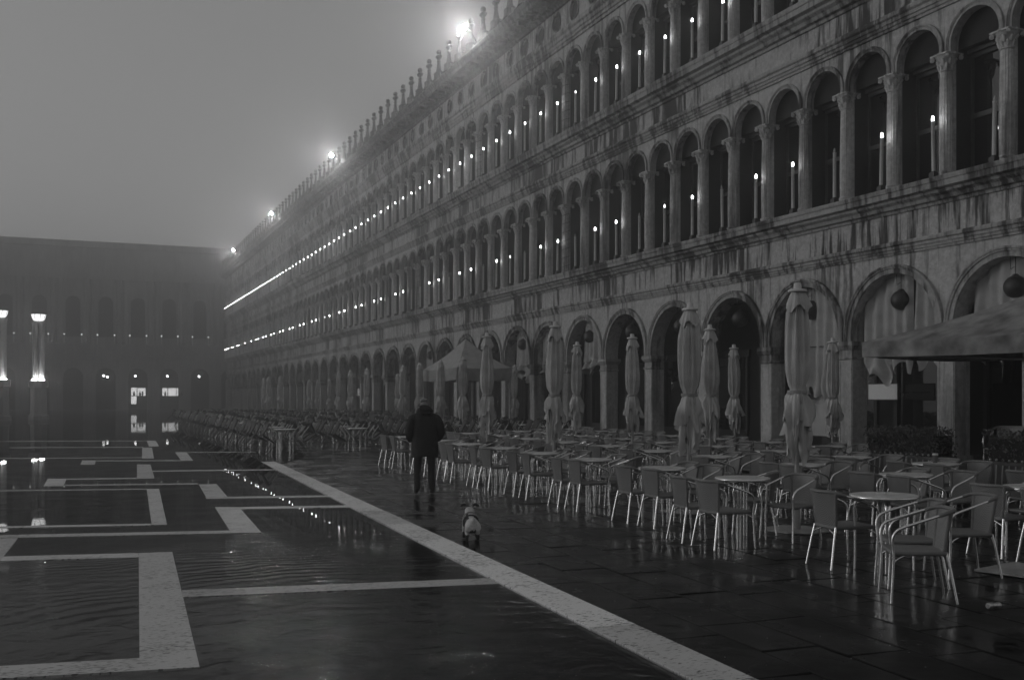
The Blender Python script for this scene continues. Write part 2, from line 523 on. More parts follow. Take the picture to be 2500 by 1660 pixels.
def slab_geo(m, s):
    g = 0.007; bv = 0.008
    a0, a1, b0, b1 = s[0] + g, s[1] - g, s[2] + g, s[3] - g
    h = [(rnd.random() - 0.5) * 0.010 for _ in range(4)]
    c = [(a0, b0), (a1, b0), (a1, b1), (a0, b1)]
    ci = [(a0 + bv, b0 + bv), (a1 - bv, b0 + bv), (a1 - bv, b1 - bv), (a0 + bv, b1 - bv)]
    t = [(*al(*q), h[k]) for k, q in enumerate(ci)]
    e = [(*al(*q), h[k] - 0.006) for k, q in enumerate(c)]
    d = [(*al(*q), -0.034) for q in c]
    m.poly(t)
    for k in range(4):
        l = (k + 1) % 4
        m.quad(e[k], e[l], t[l], t[k]); m.quad(d[k], d[l], e[l], e[k])
def in_view(s):
    x, yy = al((s[0] + s[1]) / 2, (s[2] + s[3]) / 2)
    z = x * math.sin(TH) + yy * math.cos(TH)
    if z < 4.5: return None
    px = 1250 + 2500 * (x * math.cos(TH) - yy * math.sin(TH)) / z
    return z if -100 < px < 2650 else None
vis = sorted([s for s in slabs if in_view(s)], key=in_view)
near = vis[:290]; nset = set(near)
for s in near:
    m = MB(); slab_geo(m, s)
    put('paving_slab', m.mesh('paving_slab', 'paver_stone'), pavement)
m = MB()
for s in slabs:
    if s not in nset: slab_geo(m, s)
tag(put('distant_slabs', m.mesh('distant_slabs', 'paver_stone'), pavement), kind='stuff')
m = MB(); q = [al(13.1, -2), (16.86, -2), (16.86, 139), (16.5, 139), (12, 90), (9, 64), (7.0, 46), al(13.2, 46.2)]
q = [al(13.2, -2), (16.86, -2), (16.86, 46), al(13.2, 46)]
m.poly([(x, yy, -0.002) for x, yy in q])
q = [al(3.5, 45.5), (16.86, 45.8), (16.86, 139), (6.5, 139)]
m.poly([(x, yy, -0.004) for x, yy in q])
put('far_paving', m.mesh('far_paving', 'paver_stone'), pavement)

# ================================================================== THE ARCADED PALACE
palace = tag(empty('arcaded_palace', (V, UA, 0)), 'long stained stone palace with three tiers of arches receding into fog', 'building')
def part(name, mbd, mat, parent=None, loc=(0, 0, 0)):
    return put(name, mbd.mesh(name, mat), parent or palace, loc)

def arched_wall(m, y0, w, open_w, zb, zs, zt, x0, x1, n=16):
    """one bay of wall with a round-headed opening, front at x0, back at x1"""
    r = open_w / 2; c = y0 + w / 2; ya, yb = c - r, c + r
    for x, fl in ((x0, 1), (x1, 0)):
        def q(a, b, cc, d):
            p = [(x, *a), (x, *b), (x, *cc), (x, *d)]
            m.poly(p if fl else p[::-1])
        q((y0, zb), (y0, zt), (ya, zt), (ya, zb))
        q((yb, zb), (yb, zt), (y0 + w, zt), (y0 + w, zb))
        pts = [(c - r * math.cos(PI * k / n), zs + r * math.sin(PI * k / n)) for k in range(n + 1)]
        for k in range(n):
            a, b = pts[k], pts[k + 1]
            q(a, (a[0], zt), (b[0], zt), b)
        # vertical strip between zb and zs belongs to the opening
    pts = [(ya, zb)] + [(c - r * math.cos(PI * k / n), zs + r * math.sin(PI * k / n)) for k in range(n + 1)] + [(yb, zb)]
    m.grid([[(x0, *p) for p in pts], [(x1, *p) for p in pts]], smooth=True)
    m.quad((x0, y0, zb), (x0, ya, zb), (x1, ya, zb), (x1, y0, zb))
    m.quad((x0, yb, zb), (x0, y0 + w, zb), (x1, y0 + w, zb), (x1, yb, zb))

def archivolt_mesh(name, r0, r1, zsp, drop, proud, mat, n=20):
    """moulded ring round an arch, centred on y=0, z=zsp"""
    m = MB()
    d = r1 - r0
    prof = [(r0, 0.01), (r0, -proud * 0.45), (r0 + d * 0.52, -proud * 0.45), (r0 + d * 0.54, -proud * 0.75),
            (r0 + d * 0.72, -proud * 0.8), (r0 + d * 0.8, -proud), (r1, -proud * 0.9), (r1, 0.01)]
    rows = []
    for rr, xx in prof:
        row = [(xx, -rr, -drop)] + [(xx, -rr * math.cos(PI * k / n), rr * math.sin(PI * k / n)) for k in range(n + 1)] + [(xx, rr, -drop)]
        rows.append(row)
    m.grid(rows, smooth=False, flip=True)
    return m.mesh(name, mat)

# --- ground floor
m = MB()
for k in range(NB): arched_wall(m, k * S, S, 2.72, 3.05, 3.20, 4.97, 0, 0.46)
part('ground_wall', m, 'wall_light')
AV0 = archivolt_mesh('archivolt', 1.36, 1.57, 0, 0.15, 0.10, 'trim_stone', 24)
for k in range(NB): put('archivolt', AV0, palace, (0, k * S + S / 2, 3.20))
m = MB()
m.box(-0.0, 0.46, -0.23, 0.23, 0.17, 2.66)
m.box(-0.05, 0.51, -0.28, 0.28, 0.165, 0.42)
for sgn in (-1, 1):            # raised border strips of the sunk panels
    m.box(-0.014, 0.0, sgn * 0.20 - 0.022, sgn * 0.20 + 0.022, 0.5, 2.6)
m.box(-0.014, 0.0, -0.178, 0.178, 2.55, 2.6); m.box(-0.014, 0.0, -0.178, 0.178, 0.5, 0.55)
for xx in (0.03, 0.43):
    m.box(xx - 0.022, xx + 0.022, -0.244, -0.23, 0.5, 2.6)
PIL = m.mesh('pillar', 'pillar_stone')
m = MB()
def sq_ring(m, prof, cx, cyy):
    for (h0, z0), (h1, z1) in zip(prof[:-1], prof[1:]):
        a = [(cx - h0, cyy - h0, z0), (cx + h0, cyy - h0, z0), (cx + h0, cyy + h0, z0), (cx - h0, cyy + h0, z0)]
        b = [(cx - h1, cyy - h1, z1), (cx + h1, cyy - h1, z1), (cx + h1, cyy + h1, z1), (cx - h1, cyy + h1, z1)]
        for i in range(4):
            j = (i + 1) % 4
            m.quad(a[i], a[j], b[j], b[i])
    m.poly(b); 
sq_ring(m, [(0.23, 2.60), (0.265, 2.62), (0.265, 2.66), (0.235, 2.68), (0.235, 2.84), (0.26, 2.86), (0.30, 2.93), (0.315, 2.95), (0.315, 3.05)], 0.23, 0)
CAP0 = m.mesh('capital', 'trim_stone')
for k in range(NB + 1):
    p = put('pillar', PIL, palace, (0, k * S, 0))
    put('capital', CAP0, p)
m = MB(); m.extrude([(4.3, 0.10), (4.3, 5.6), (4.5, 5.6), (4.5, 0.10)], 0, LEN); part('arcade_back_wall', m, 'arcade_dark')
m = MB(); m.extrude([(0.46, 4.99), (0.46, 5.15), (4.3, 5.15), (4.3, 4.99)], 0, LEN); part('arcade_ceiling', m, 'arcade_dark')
m = MB(); m.extrude([(-0.55, -0.03), (-0.55, 0.165), (4.31, 0.165), (4.31, -0.03)], 0, LEN); part('arcade_step', m, 'dark_stone')
# shop fronts in the dark behind the arches: door and window surrounds on the back wall
m = MB(); m.box(4.22, 4.30, -1.2, 1.2, 0.165, 0.5); m.box(4.2, 4.3, -1.25, -1.12, 0.5, 3.1); m.box(4.2, 4.3, 1.12, 1.25, 0.5, 3.1); m.box(4.18, 4.3, -1.35, 1.35, 3.1, 3.35)
SH = m.mesh('shop_front', 'frame_wood')
m = MB(); m.quad((4.285, -1.12, 0.5), (4.285, -1.12, 3.1), (4.285, 1.12, 3.1), (4.285, 1.12, 0.5)); SHP = m.mesh('pane', 'pane_glass')
for k in range(NB):
    o = put('shop_front', SH, palace, (0, k * S + S / 2, 0)); put('pane', SHP, o)

def course(name, prof, mat='trim_stone'):
    m = MB(); m.extrude(prof, -0.05, LEN + 0.05); return part(name, m, mat)
def string(z0, z1, p):
    h = z1 - z0
    return [(0.02, z0), (-0.3 * p, z0), (-0.3 * p, z0 + 0.18 * h), (-0.5 * p, z0 + 0.20 * h), (-0.5 * p, z0 + 0.38 * h), (-0.7 * p, z0 + 0.42 * h),
            (-0.7 * p, z0 + 0.62 * h), (-1.0 * p, z0 + 0.72 * h), (-1.0 * p, z0 + 0.88 * h), (-0.85 * p, z0 + h), (0.02, z0 + h)]
def ledge(z0, z1, p, back):
    h = z1 - z0
    return [(0.02, z0), (-0.12 * p, z0), (-0.15 * p, z0 + 0.12 * h), (-0.35 * p, z0 + 0.16 * h), (-0.42 * p, z0 + 0.30 * h), (-0.62 * p, z0 + 0.40 * h),
            (-0.65 * p, z0 + 0.50 * h), (-0.92 * p, z0 + 0.56 * h), (-0.92 * p, z0 + 0.78 * h), (-0.97 * p, z0 + 0.82 * h), (-1.0 * p, z0 + 0.97 * h), (-0.98 * p, z0 + h), (back, z0 + h), (back, z0)]
course('string_course', string(4.97, 5.27, 0.13))
m = MB(); m.extrude([(0.0, 5.27), (0.0, 5.92), (0.5, 5.92), (0.5, 5.27)], 0, LEN); part('frieze', m, 'wall_stone')
course('ledge', ledge(5.92, 6.45, 0.42, 0.66))

# --- two upper floors
FLOORS = [(6.45, 8.77, 9.15, 10.20), (11.81, 13.88, 14.22, 15.35)]
def column_mesh(h):
    m = MB()
    m.lathe([(0.155, 0.16), (0.160, h * 0.35), (0.150, h * 0.7), (0.136, h)], 64, (0.03, 0, 0), fl=16, fa=0.13, cap=False)
    m.lathe([(0.20, 0.0), (0.205, 0.03), (0.20, 0.06), (0.175, 0.075), (0.17, 0.10), (0.19, 0.12), (0.185, 0.15), (0.158, 0.165)], 24, (0.03, 0, 0))
    m.lathe([(0.137, h - 0.002), (0.158, h + 0.012), (0.158, h + 0.032), (0.14, h + 0.045)], 24, (0.03, 0, 0))
    m.box(0.09, 0.15, -0.152, 0.152, 0, h + 0.4)
    return m.mesh('column', 'column_stone')
def capital_mesh(h):
    m = MB()
    m.lathe([(0.138, 0.0), (0.145, 0.06), (0.165, 0.16), (0.205, 0.26), (0.24, 0.31)], 20, (0.03, 0, 0))
    for ring, (zz, rr, nn) in enumerate(((0.07, 0.15, 8), (0.17, 0.175, 8))):
        for k in range(nn):
            a = 2 * PI * (k + 0.5 * ring) / nn
            c, s = math.cos(a), math.sin(a)
            m.tube([(0.03 + c * rr * 0.92, s * rr * 0.92, zz - 0.06), (0.03 + c * rr * 1.05, s * rr * 1.05, zz + 0.02), (0.03 + c * rr * 1.28, s * rr * 1.28, zz + 0.055), (0.03 + c * rr * 1.32, s * rr * 1.32, zz + 0.03)], [0.03, 0.035, 0.028, 0.012], 6)
    for sx in (-1, 1):
        for sy in (-1, 1):
            c = (0.03 + sx * 0.205, sy * 0.205, 0.265)
            d = Vector((-sy, sx, 0)).normalized() * 0.035
            m.tube([Vector(c) - d, Vector(c) + d], 0.05, 10)
            m.tube([Vector(c) - d * 1.3, Vector(c) + d * 1.3], 0.022, 8)
    m.box(-0.21, 0.27, -0.24, 0.24, 0.315, h)
    for sx in (-1, 1): m.ball((0.03 + sx * 0.23, 0, 0.33), 0.035, 8, 5)
    for sy in (-1, 1): m.ball((0.03, sy * 0.23, 0.33), 0.035, 8, 5)
    return m.mesh('capital', 'column_stone')
AV1 = archivolt_mesh('archivolt', 0.635, 0.755, 0, 0.15, 0.06, 'trim_stone', 18)
NH = NB * 2
def window_meshes(h):
    m = MB(); w = 0.635
    m.box(0.56, 0.62, -w, -w + 0.07, 0, h); m.box(0.56, 0.62, w - 0.07, w, 0, h)
    m.box(0.54, 0.62, -w + 0.07, w - 0.07, h - 0.09, h); m.box(0.545, 0.62, -w + 0.07, w - 0.07, h * 0.5 - 0.05, h * 0.5 + 0.05)
    m.box(0.57, 0.61, -0.02, 0.02, 0.08, h * 0.5 - 0.05); m.box(0.56, 0.62, -w + 0.07, w - 0.07, 0, 0.08)
    m.box(0.46, 0.62, -w, w, h, h + 0.10)
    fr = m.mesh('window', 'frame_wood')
    m = MB(); m.quad((0.6, -w + 0.07, h * 0.5 + 0.05), (0.6, -w + 0.07, h - 0.09), (0.6, w - 0.07, h - 0.09), (0.6, w - 0.07, h * 0.5 + 0.05)); up = m.mesh('upper_pane', 'pane_glass')
    m = MB(); m.quad((0.605, -w + 0.07, 0.08), (0.605, -w + 0.07, h * 0.5 - 0.05), (0.605, w - 0.07, h * 0.5 - 0.05), (0.605, w - 0.07, 0.08)); lo = m.mesh('lower_pane', 'pane_glass')
    return fr, up, lo
for f, (b, sh, ct, wt) in enumerate(FLOORS):
    m = MB()
    for j in range(NH): arched_wall(m, j * HB, HB, 1.27, ct, ct + 0.15, wt, 0, 0.20, 14)
    part('upper_wall' if f else 'middle_wall', m, 'wall_light')
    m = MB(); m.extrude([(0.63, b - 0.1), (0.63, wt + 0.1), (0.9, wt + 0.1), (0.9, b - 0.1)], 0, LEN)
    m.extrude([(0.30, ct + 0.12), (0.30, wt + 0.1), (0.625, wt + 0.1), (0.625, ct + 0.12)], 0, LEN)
    for j in range(NH + 1): m.box(0.151, 0.628, j * HB - 0.156, j * HB + 0.156, b - 0.05, ct + 0.1)  # pier cores behind the columns: unlit reveal shade put into a near-black colour
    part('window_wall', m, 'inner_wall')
    cm, km = column_mesh(sh - b), capital_mesh(ct - sh - 0.03)
    fr, up, lo = window_meshes(2.72 if f == 0 else 2.38)
    for j in range(NH + 1):
        c = put('column', cm, palace, (0, j * HB, b))
        put('capital', km, c, (0, 0, sh - b + 0.03))
        if j < NH:
            put('archivolt', AV1, palace, (0, j * HB + HB / 2, ct + 0.15))
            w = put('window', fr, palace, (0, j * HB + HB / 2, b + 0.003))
            put('upper_pane', up, w); put('lower_pane', lo, w)
course('string_course', string(10.20, 10.58, 0.15))
m = MB(); m.extrude([(0.0, 10.58), (0.0, 11.17), (0.6, 11.17), (0.6, 10.58)], 0, LEN); part('frieze', m, 'wall_stone')
course('ledge', ledge(11.17, 11.81, 0.45, 0.66))
course('string_course', string(15.35, 16.0, 0.2))
# frieze with round windows
m = MB(); zc, ro, n = 16.52, 0.34, 24
for j in range(NH):
    y0, y1, z0, z1 = j * HB, (j + 1) * HB, 16.0, 17.1
    yc = (y0 + y1) / 2
    ring, rect = [], []
    for k in range(n):
        a = 2 * PI * (k + 0.5) / n; c, s = math.cos(a), math.sin(a)
        ring.append((0, yc + ro * c, zc + ro * s))
        t = min((HB / 2) / abs(c) if abs(c) > 1e-6 else 9, ((z1 - zc) if s > 0 else (zc - z0)) / abs(s) if abs(s) > 1e-6 else 9)
        rect.append((0, yc + t * c, zc + t * s))
    m.grid([ring, rect], True, False)
    for yy, zz in ((y0, z0), (y0, z1), (y1, z0), (y1, z1)):
        k = min(range(n), key=lambda i: (rect[i][1] - yy) ** 2 + (rect[i][2] - zz) ** 2)
        for q in (k - 1, (k + 1) % n):
            on = abs(rect[q][1] - yy) < 1e-6 or abs(rect[q][2] - zz) < 1e-6
            if on and (abs(rect[k][1] - yy) < 1e-6) != (abs(rect[q][1] - yy) < 1e-6): m.poly([rect[k], rect[q], (0, yy, zz)])
    m.grid([ring, [(0.09, p[1], p[2]) for p in ring]], True, True)
part('round_window_frieze', m, 'wall_light')
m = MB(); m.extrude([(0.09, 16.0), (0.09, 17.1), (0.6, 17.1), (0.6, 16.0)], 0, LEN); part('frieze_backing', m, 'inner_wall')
m = MB()
rows = []
for rr, xx in ((0.335, 0.02), (0.335, -0.03), (0.38, -0.045), (0.42, -0.03), (0.42, 0.01)):
    rows.append([(xx, rr * math.cos(2 * PI * k / 24), rr * math.sin(2 * PI * k / 24)) for k in range(24)])
m.grid(rows, True, False)
OC = m.mesh('round_window', 'trim_stone')
for j in range(NH): put('round_window', OC, palace, (0, j * HB + HB / 2, zc))
course('main_cornice', [(0.1, 16.98), (-0.10, 16.98), (-0.14, 17.08), (-0.30, 17.10), (-0.30, 17.24), (-0.78, 17.30), (-0.80, 17.44), (-0.86, 17.48), (-0.92, 17.60), (-0.9, 17.64), (0.6, 17.64), (0.6, 16.98)], 'cornice_stone')
m = MB(); m.box(-0.68, -0.28, -0.09, 0.09, 17.13, 17.285); m.box(-0.40, -0.28, -0.08, 0.08, 17.06, 17.13)
MO = m.mesh('bracket', 'cornice_stone')
for j in range(NH * 2 + 1): put('bracket', MO, palace, (0, j * HB / 2, 0))
# crenellated parapet with ball finials
m = MB(); m.extrude([(-0.50, 17.64), (-0.50, 17.95), (-0.54, 17.97), (-0.54, 18.03), (-0.16, 18.03), (-0.16, 17.97), (-0.2, 17.95), (-0.2, 17.64)], 0, LEN); part('parapet', m, 'trim_stone')
m = MB()
m.lathe([(0.50, 0), (0.50, 0.06), (0.44, 0.10), (0.40, 0.30), (0.43, 0.36), (0.43, 0.40), (0.30, 0.44), (0.24, 0.50), (0.17, 0.75), (0.125, 0.98), (0.17, 1.00), (0.175, 1.03), (0.13, 1.06), (0.125, 1.13),
         (0.22, 1.20), (0.30, 1.27), (0.27, 1.30), (0.16, 1.35), (0.12, 1.38)], 16, (-0.35, 0, 18.0), sx=0.55)
m.ball((-0.35, 0, 19.50), 0.135, 12, 8)
MER = m.mesh('merlon', 'cornice_stone')
# curved shoulders that run up between the finials
m = MB()
pts = [(-0.42 + 0.84 * k / 12, 0.34 - 0.26 * math.sin(PI * k / 12)) for k in range(13)]
m2 = [(-0.43, y + 0.795, 18.02) for y, z in pts]
rows = []
for xx in (-0.44, -0.26):
    rows.append([(xx, y + HB / 2, 18.02) for y, z in pts]); 
m.grid([[(-0.44, y + HB / 2, 18.02) for y, z in pts], [(-0.44, y + HB / 2, 18.02 + z) for y, z in pts], [(-0.26, y + HB / 2, 18.02 + z) for y, z in pts], [(-0.26, y + HB / 2, 18.02) for y, z in pts]], smooth=False)
SHO = m.mesh('shoulder', 'trim_stone')
for j in range(NH + 1):
    o = put('merlon', MER, palace, (0, j * HB, 0))
    if j < NH: put('shoulder', SHO, o)
m = MB(); m.extrude([(0.6, 17.2), (0.6, 17.7), (9.0, 20.4), (9.0, 17.2)], 0, LEN); part('roof', m, 'dark_stone')
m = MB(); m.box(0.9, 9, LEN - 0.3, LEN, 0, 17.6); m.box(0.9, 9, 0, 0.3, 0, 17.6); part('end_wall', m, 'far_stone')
# wire netting wound round a few columns
for f, j in ((0, 18), (0, 30), (1, 18), (1, 24)):
    b = FLOORS[f][0]; m = MB()
    pts = [(0.03 + 0.19 * math.cos(a * 0.7), 0.19 * math.sin(a * 0.7), 0.1 + a * 0.037) for a in range(0, 62)]
    m.tube(pts, 0.010, 5)
    for a in (2.2, 3.1, 4.0, 4.8): m.tube([(0.03 + 0.195 * math.cos(a), 0.195 * math.sin(a), 0.06), (0.03 + 0.195 * math.cos(a + 0.2), 0.195 * math.sin(a + 0.2), 2.3)], 0.009, 5)
    part('wire_netting', m, 'wire', None, (0, j * HB, b))

# ================================================================== THE FAR PALACE ACROSS THE END OF THE SQUARE
FY = 141.0
far = tag(empty('far_palace', (5, FY, 0)), 'dim palace across the end of the square, almost lost in fog', 'building')
def fpart(name, m, mat, loc=(0, 0, 0), parent=None): return put(name, m.mesh(name, mat), parent or far, loc)
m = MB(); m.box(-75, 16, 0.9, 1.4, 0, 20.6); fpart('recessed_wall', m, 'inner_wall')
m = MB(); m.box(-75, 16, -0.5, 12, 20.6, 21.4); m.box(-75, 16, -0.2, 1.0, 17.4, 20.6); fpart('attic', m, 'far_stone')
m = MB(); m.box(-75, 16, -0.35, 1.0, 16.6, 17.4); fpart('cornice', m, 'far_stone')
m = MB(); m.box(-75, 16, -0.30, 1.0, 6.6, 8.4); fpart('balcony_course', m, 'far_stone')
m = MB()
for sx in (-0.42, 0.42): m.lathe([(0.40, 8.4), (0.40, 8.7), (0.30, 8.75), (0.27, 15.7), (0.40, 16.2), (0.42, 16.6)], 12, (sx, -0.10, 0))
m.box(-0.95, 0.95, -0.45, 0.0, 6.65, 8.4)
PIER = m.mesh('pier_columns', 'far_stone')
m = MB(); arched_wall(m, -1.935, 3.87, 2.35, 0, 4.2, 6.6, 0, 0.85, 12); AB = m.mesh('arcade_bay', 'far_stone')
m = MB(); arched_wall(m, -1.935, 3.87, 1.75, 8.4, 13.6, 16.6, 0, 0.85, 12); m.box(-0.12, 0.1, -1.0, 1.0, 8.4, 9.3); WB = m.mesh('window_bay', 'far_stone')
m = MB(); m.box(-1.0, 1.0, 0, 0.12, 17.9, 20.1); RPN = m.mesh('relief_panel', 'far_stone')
FP = [-6.8 + 3.87 * k for k in range(-9, 7)]
for x in FP:
    put('pier_columns', PIER, far, (x - 5, 0, 0))
    put('arcade_bay', AB, far, (x + 1.935 - 5, -0.1, 0), (0, 0, R(90))); put('window_bay', WB, far, (x + 1.935 - 5, -0.1, 0), (0, 0, R(90)))
    put('relief_panel', RPN, far, (x + 1.935 - 5, -0.33, 0))
# lit shop windows in its ground floor
def shopwin(px0, px1, z0, z1, bars):
    root = None
    m = MB(); m.box(px0, px1, -0.16, -0.13, z0, z1)
    o = fpart('lit_window', m, 'lantern_lit')
    return o
emit('shop_lit', 1.5, 1.0)
def wx(px):
    t = (px - 1250) / 2500; z = FY / (math.cos(TH) - t * math.sin(TH)); return z * (t * math.cos(TH) + math.sin(TH)) - 5
for cells in (((320, 333, 0.75, 1.75), (320, 333.5, 1.85, 2.85), (335.5, 355, 1.8, 2.8)), ((396, 408.5, 1.8, 2.8), (410.5, 430, 1.8, 2.8), (431.5, 434.5, 1.8, 2.8))):
    m = MB(); x0, x1 = wx(cells[0][0]) - 0.12, wx(cells[-1][1]) + 0.12
    m.box(x0, x1, -0.2, -0.1, 2.86, 3.0); m.box(x0, x1, -0.2, -0.1, 0.55 if cells[0][2] < 1 else 1.65, 0.7 if cells[0][2] < 1 else 1.78)
    w = fpart('shop_window', m, 'black_metal')
    for a, b2, z0, z1 in cells:
        m = MB(); m.box(wx(a), wx(b2), -0.15, -0.12, z0, z1); put('lit_pane', m.mesh('lit_pane', 'shop_lit'), w)
    for a in (cells[0][0] + 7, cells[2][0] + 6, cells[2][0] + 12):
        m = MB(); xx = wx(a); m.lathe([(0.10, 1.8), (0.13, 2.1), (0.06, 2.22), (0.09, 2.3), (0.05, 2.4)], 8, (xx, -0.18, 0)); put('window_display', m.mesh('window_display', 'black_metal'), w)

# ================================================================== FOG
mb = MB(); mb.box(-95, 60, -25, 160, -1.0, 26)
haze = tag(put('haze', mb.mesh('haze')), 'evening fog filling the square', kind='stuff')
hm = bpy.data.materials.new('haze'); hm.use_nodes = True
hn = hm.node_tree.nodes; hn.clear()
ho = hn.new('ShaderNodeOutputMaterial'); hv = hn.new('ShaderNodeVolumePrincipled')
hv.inputs['Color'].default_value = g3(0.93)
hv.inputs['Density'].default_value = 0.0068
hv.inputs['Anisotropy'].default_value = 0.90
hm.node_tree.links.new(hv.outputs[0], ho.inputs['Volume'])
haze.data.materials.append(hm)

# ================================================================== LAMPS
# electric candles along both ledges
m = MB(); m.box(-0.07, 0.07, -0.07, 0.07, 0, 0.10); m.lathe([(0.055, 0.10), (0.055, 0.13)], 10); CB = m.mesh('base', 'black_metal')
m = MB(); m.lathe([(0.043, 0.12), (0.041, 1.20), (0.047, 1.205), (0.047, 1.225)], 12); CS = m.mesh('stick', 'candle_wax')
bp_ = [(0.022, 1.225), (0.029, 1.25), (0.027, 1.29), (0.018, 1.325), (0.005, 1.34)]
m = MB(); m.lathe(bp_, 8); CL = m.mesh('bulb', 'bulb_lit'); CO = m.mesh('bulb', 'bulb_off')
emit('bulb_faint', 5)
CF = m.mesh('bulb', 'bulb_faint')
UNLIT1 = {-1, 2, 5, 8, 11, 14, 17, 20, 23, 24, 27, 30, 33, 36, 39, 42, 45, 48, 51, 54, 57, 60, 62, 63, 65, 66, 69, 72}
FAINT1 = {7, 15, 38}
FAINT2 = {11}
cr = random.Random(5)
for f, (b, sh, ct, wt) in enumerate(FLOORS):
    n = 0
    for jj in range(NH):
        j = jj - 6
        if j < (-3 if f == 0 else 1): continue
        n += 1
        state = 'lit'
        if f == 0 and j in UNLIT1: state = 'unlit'
        if (f == 0 and j in FAINT1) or (f == 1 and j in FAINT2): state = 'dimly lit'
        o = empty('candle_lamp', (V - 0.34, UA + jj * HB, b + 0.004), rot=(cr.uniform(-0.02, 0.02), cr.uniform(-0.012, 0.012), 0))
        fl = 'lower' if f == 0 else 'upper'
        tag(o, f'{state} white candle lamp on the {fl} ledge, {nth(n)} column from the near end', 'candle lamp', f'candle lamps along the {fl} ledge')
        put('base', CB, o); put('stick', CS, o); put('bulb', {'lit': CL, 'unlit': CO, 'dimly lit': CF}[state], o)

# floodlights on the roof edge
m = MB(); m.tube([(0.55, 0, -0.62), (0.25, 0, -0.1), (-0.12, 0, 0.06)], 0.035, 8); FB = m.mesh('bracket_arm', 'black_metal')
m = MB()
M = Matrix.Translation((-0.2, 0, 0.05)) @ Matrix.Rotation(R(40), 4, 'Y')
m.box(-0.10, 0.14, -0.30, 0.30, 0.0, 0.16, M); FH = m.mesh('housing', 'black_metal')
m = MB(); m.box(-0.09, 0.13, -0.28, 0.28, -0.02, -0.004, M); FLN = m.mesh('lens', 'flood_lens')
for k, u in enumerate((44.4, 71.3, 96.0, 121.7)):
    o = tag(empty('floodlight', (V - 1.0, u, 18.62)), f'glaring floodlight on the palace roof edge, {nth(k + 1)} from the near end', 'floodlight', 'floodlights along the roof')
    put('bracket_arm', FB, o); put('housing', FH, o); put('lens', FLN, o)

# candle lamps and arcade lanterns on the far palace
m = MB(); m.lathe([(0.05, -1.1), (0.05, -0.12)], 8); FS = m.mesh('stick', 'candle_wax')
m = MB(); m.ball((0, 0, 0), 0.085, 8, 6); FBU = m.mesh('bulb', 'far_bulb')
n = 0
for x in FP[8:]:
    for sg in (-1, 1):
        X = x + sg * 0.92
        if X > 15.8 or X < -10.5: continue
        n += 1
        o = tag(empty('far_candle_lamp', (X, FY - 0.42, 9.55)), f'tiny lit candle lamp on the far palace front, {nth(n)} from the left', 'candle lamp', 'candle lamps on the far palace')
        put('stick', FS, o, (0, 0, 0)); put('bulb', FBU, o)
m = MB(); m.tube([(0, 0, 0.12), (0, 0, 0.5), (0, 0.35, 0.5)], 0.02, 6); FLA = m.mesh('bracket_arm', 'black_metal')
m = MB(); m.ball((0, 0, 0), 0.15, 10, 8); FLG = m.mesh('globe', 'lantern_lit')
for k, px in enumerate((253, 262, 330, 408, 485)):
    X = wx(px) + 5
    o = tag(empty('arcade_lantern', (X, FY - 0.45, 4.35 if k != 1 else 4.2)), f'small glowing lantern on the far arcade, {nth(k + 1)} from the left', 'lantern', 'lanterns on the far arcade')
    put('bracket_arm', FLA, o); put('globe', FLG, o)

# two tall lamp standards in the open square
m = MB()
m.lathe([(0.75, 0), (0.75, 0.3), (0.60, 0.4), (0.55, 2.3), (0.70, 2.4), (0.70, 2.85), (0.55, 2.9)], 8, ph=PI / 8, smooth=False)
LP0 = m.mesh('pedestal', 'far_stone')
m = MB()
m.lathe([(0.20, 2.9), (0.19, 6.9), (0.24, 7.0), (0.24, 7.1)], 32, (-0.22, 0, 0), fl=8, fa=0.15)
m.lathe([(0.20, 2.9), (0.19, 6.9), (0.24, 7.0), (0.24, 7.1)], 32, (0.22, 0, 0), fl=8, fa=0.15)
m.box(-0.45, 0.45, -0.18, 0.18, 7.1, 7.22)
LP1 = m.mesh('fluted_shaft', 'column_stone')
m = MB(); m.lathe([(0.22, 7.22), (0.36, 7.30), (0.45, 7.45), (0.50, 7.70), (0.47, 7.78), (0.2, 7.80)], 16); LP2 = m.mesh('glass_bowl', 'bowl_lit')
m = MB(); m.lathe([(0.52, 7.70), (0.60, 7.74), (0.60, 7.80), (0.52, 7.82)], 16)
for k in range(8):
    a = 2 * PI * k / 8
    m.tube([(0.23 * math.cos(a), 0.23 * math.sin(a), 7.22), (0.47 * math.cos(a + 0.3), 0.47 * math.sin(a + 0.3), 7.46), (0.53 * math.cos(a + 0.4), 0.53 * math.sin(a + 0.4), 7.72)], 0.018, 5)
LP3 = m.mesh('bowl_rim', 'black_metal')
m = MB(); m.box(-0.17, 0.17, -0.40, -0.32, 2.9, 2.94); LPU = m.mesh('uplight', 'uplight_lit')
for k, (x, yy) in enumerate(((-2.9, 82.6), (-5.25, 80.0))):
    o = tag(empty('lamp_standard', (x, yy, 0), -0.05), ('tall lamp standard with glowing bowl and lit shaft left of the shop windows' if k == 0 else 'lamp standard with glowing bowl cut by the left picture edge'), 'lamp post', 'lamp standards in the square')
    put('pedestal', LP0, o); put('fluted_shaft', LP1, o); put('glass_bowl', LP2, o); put('bowl_rim', LP3, o)
    put('uplight', LPU, o, (-0.24, 0, 0)); put('uplight', LPU, o, (0.24, 0, 0))

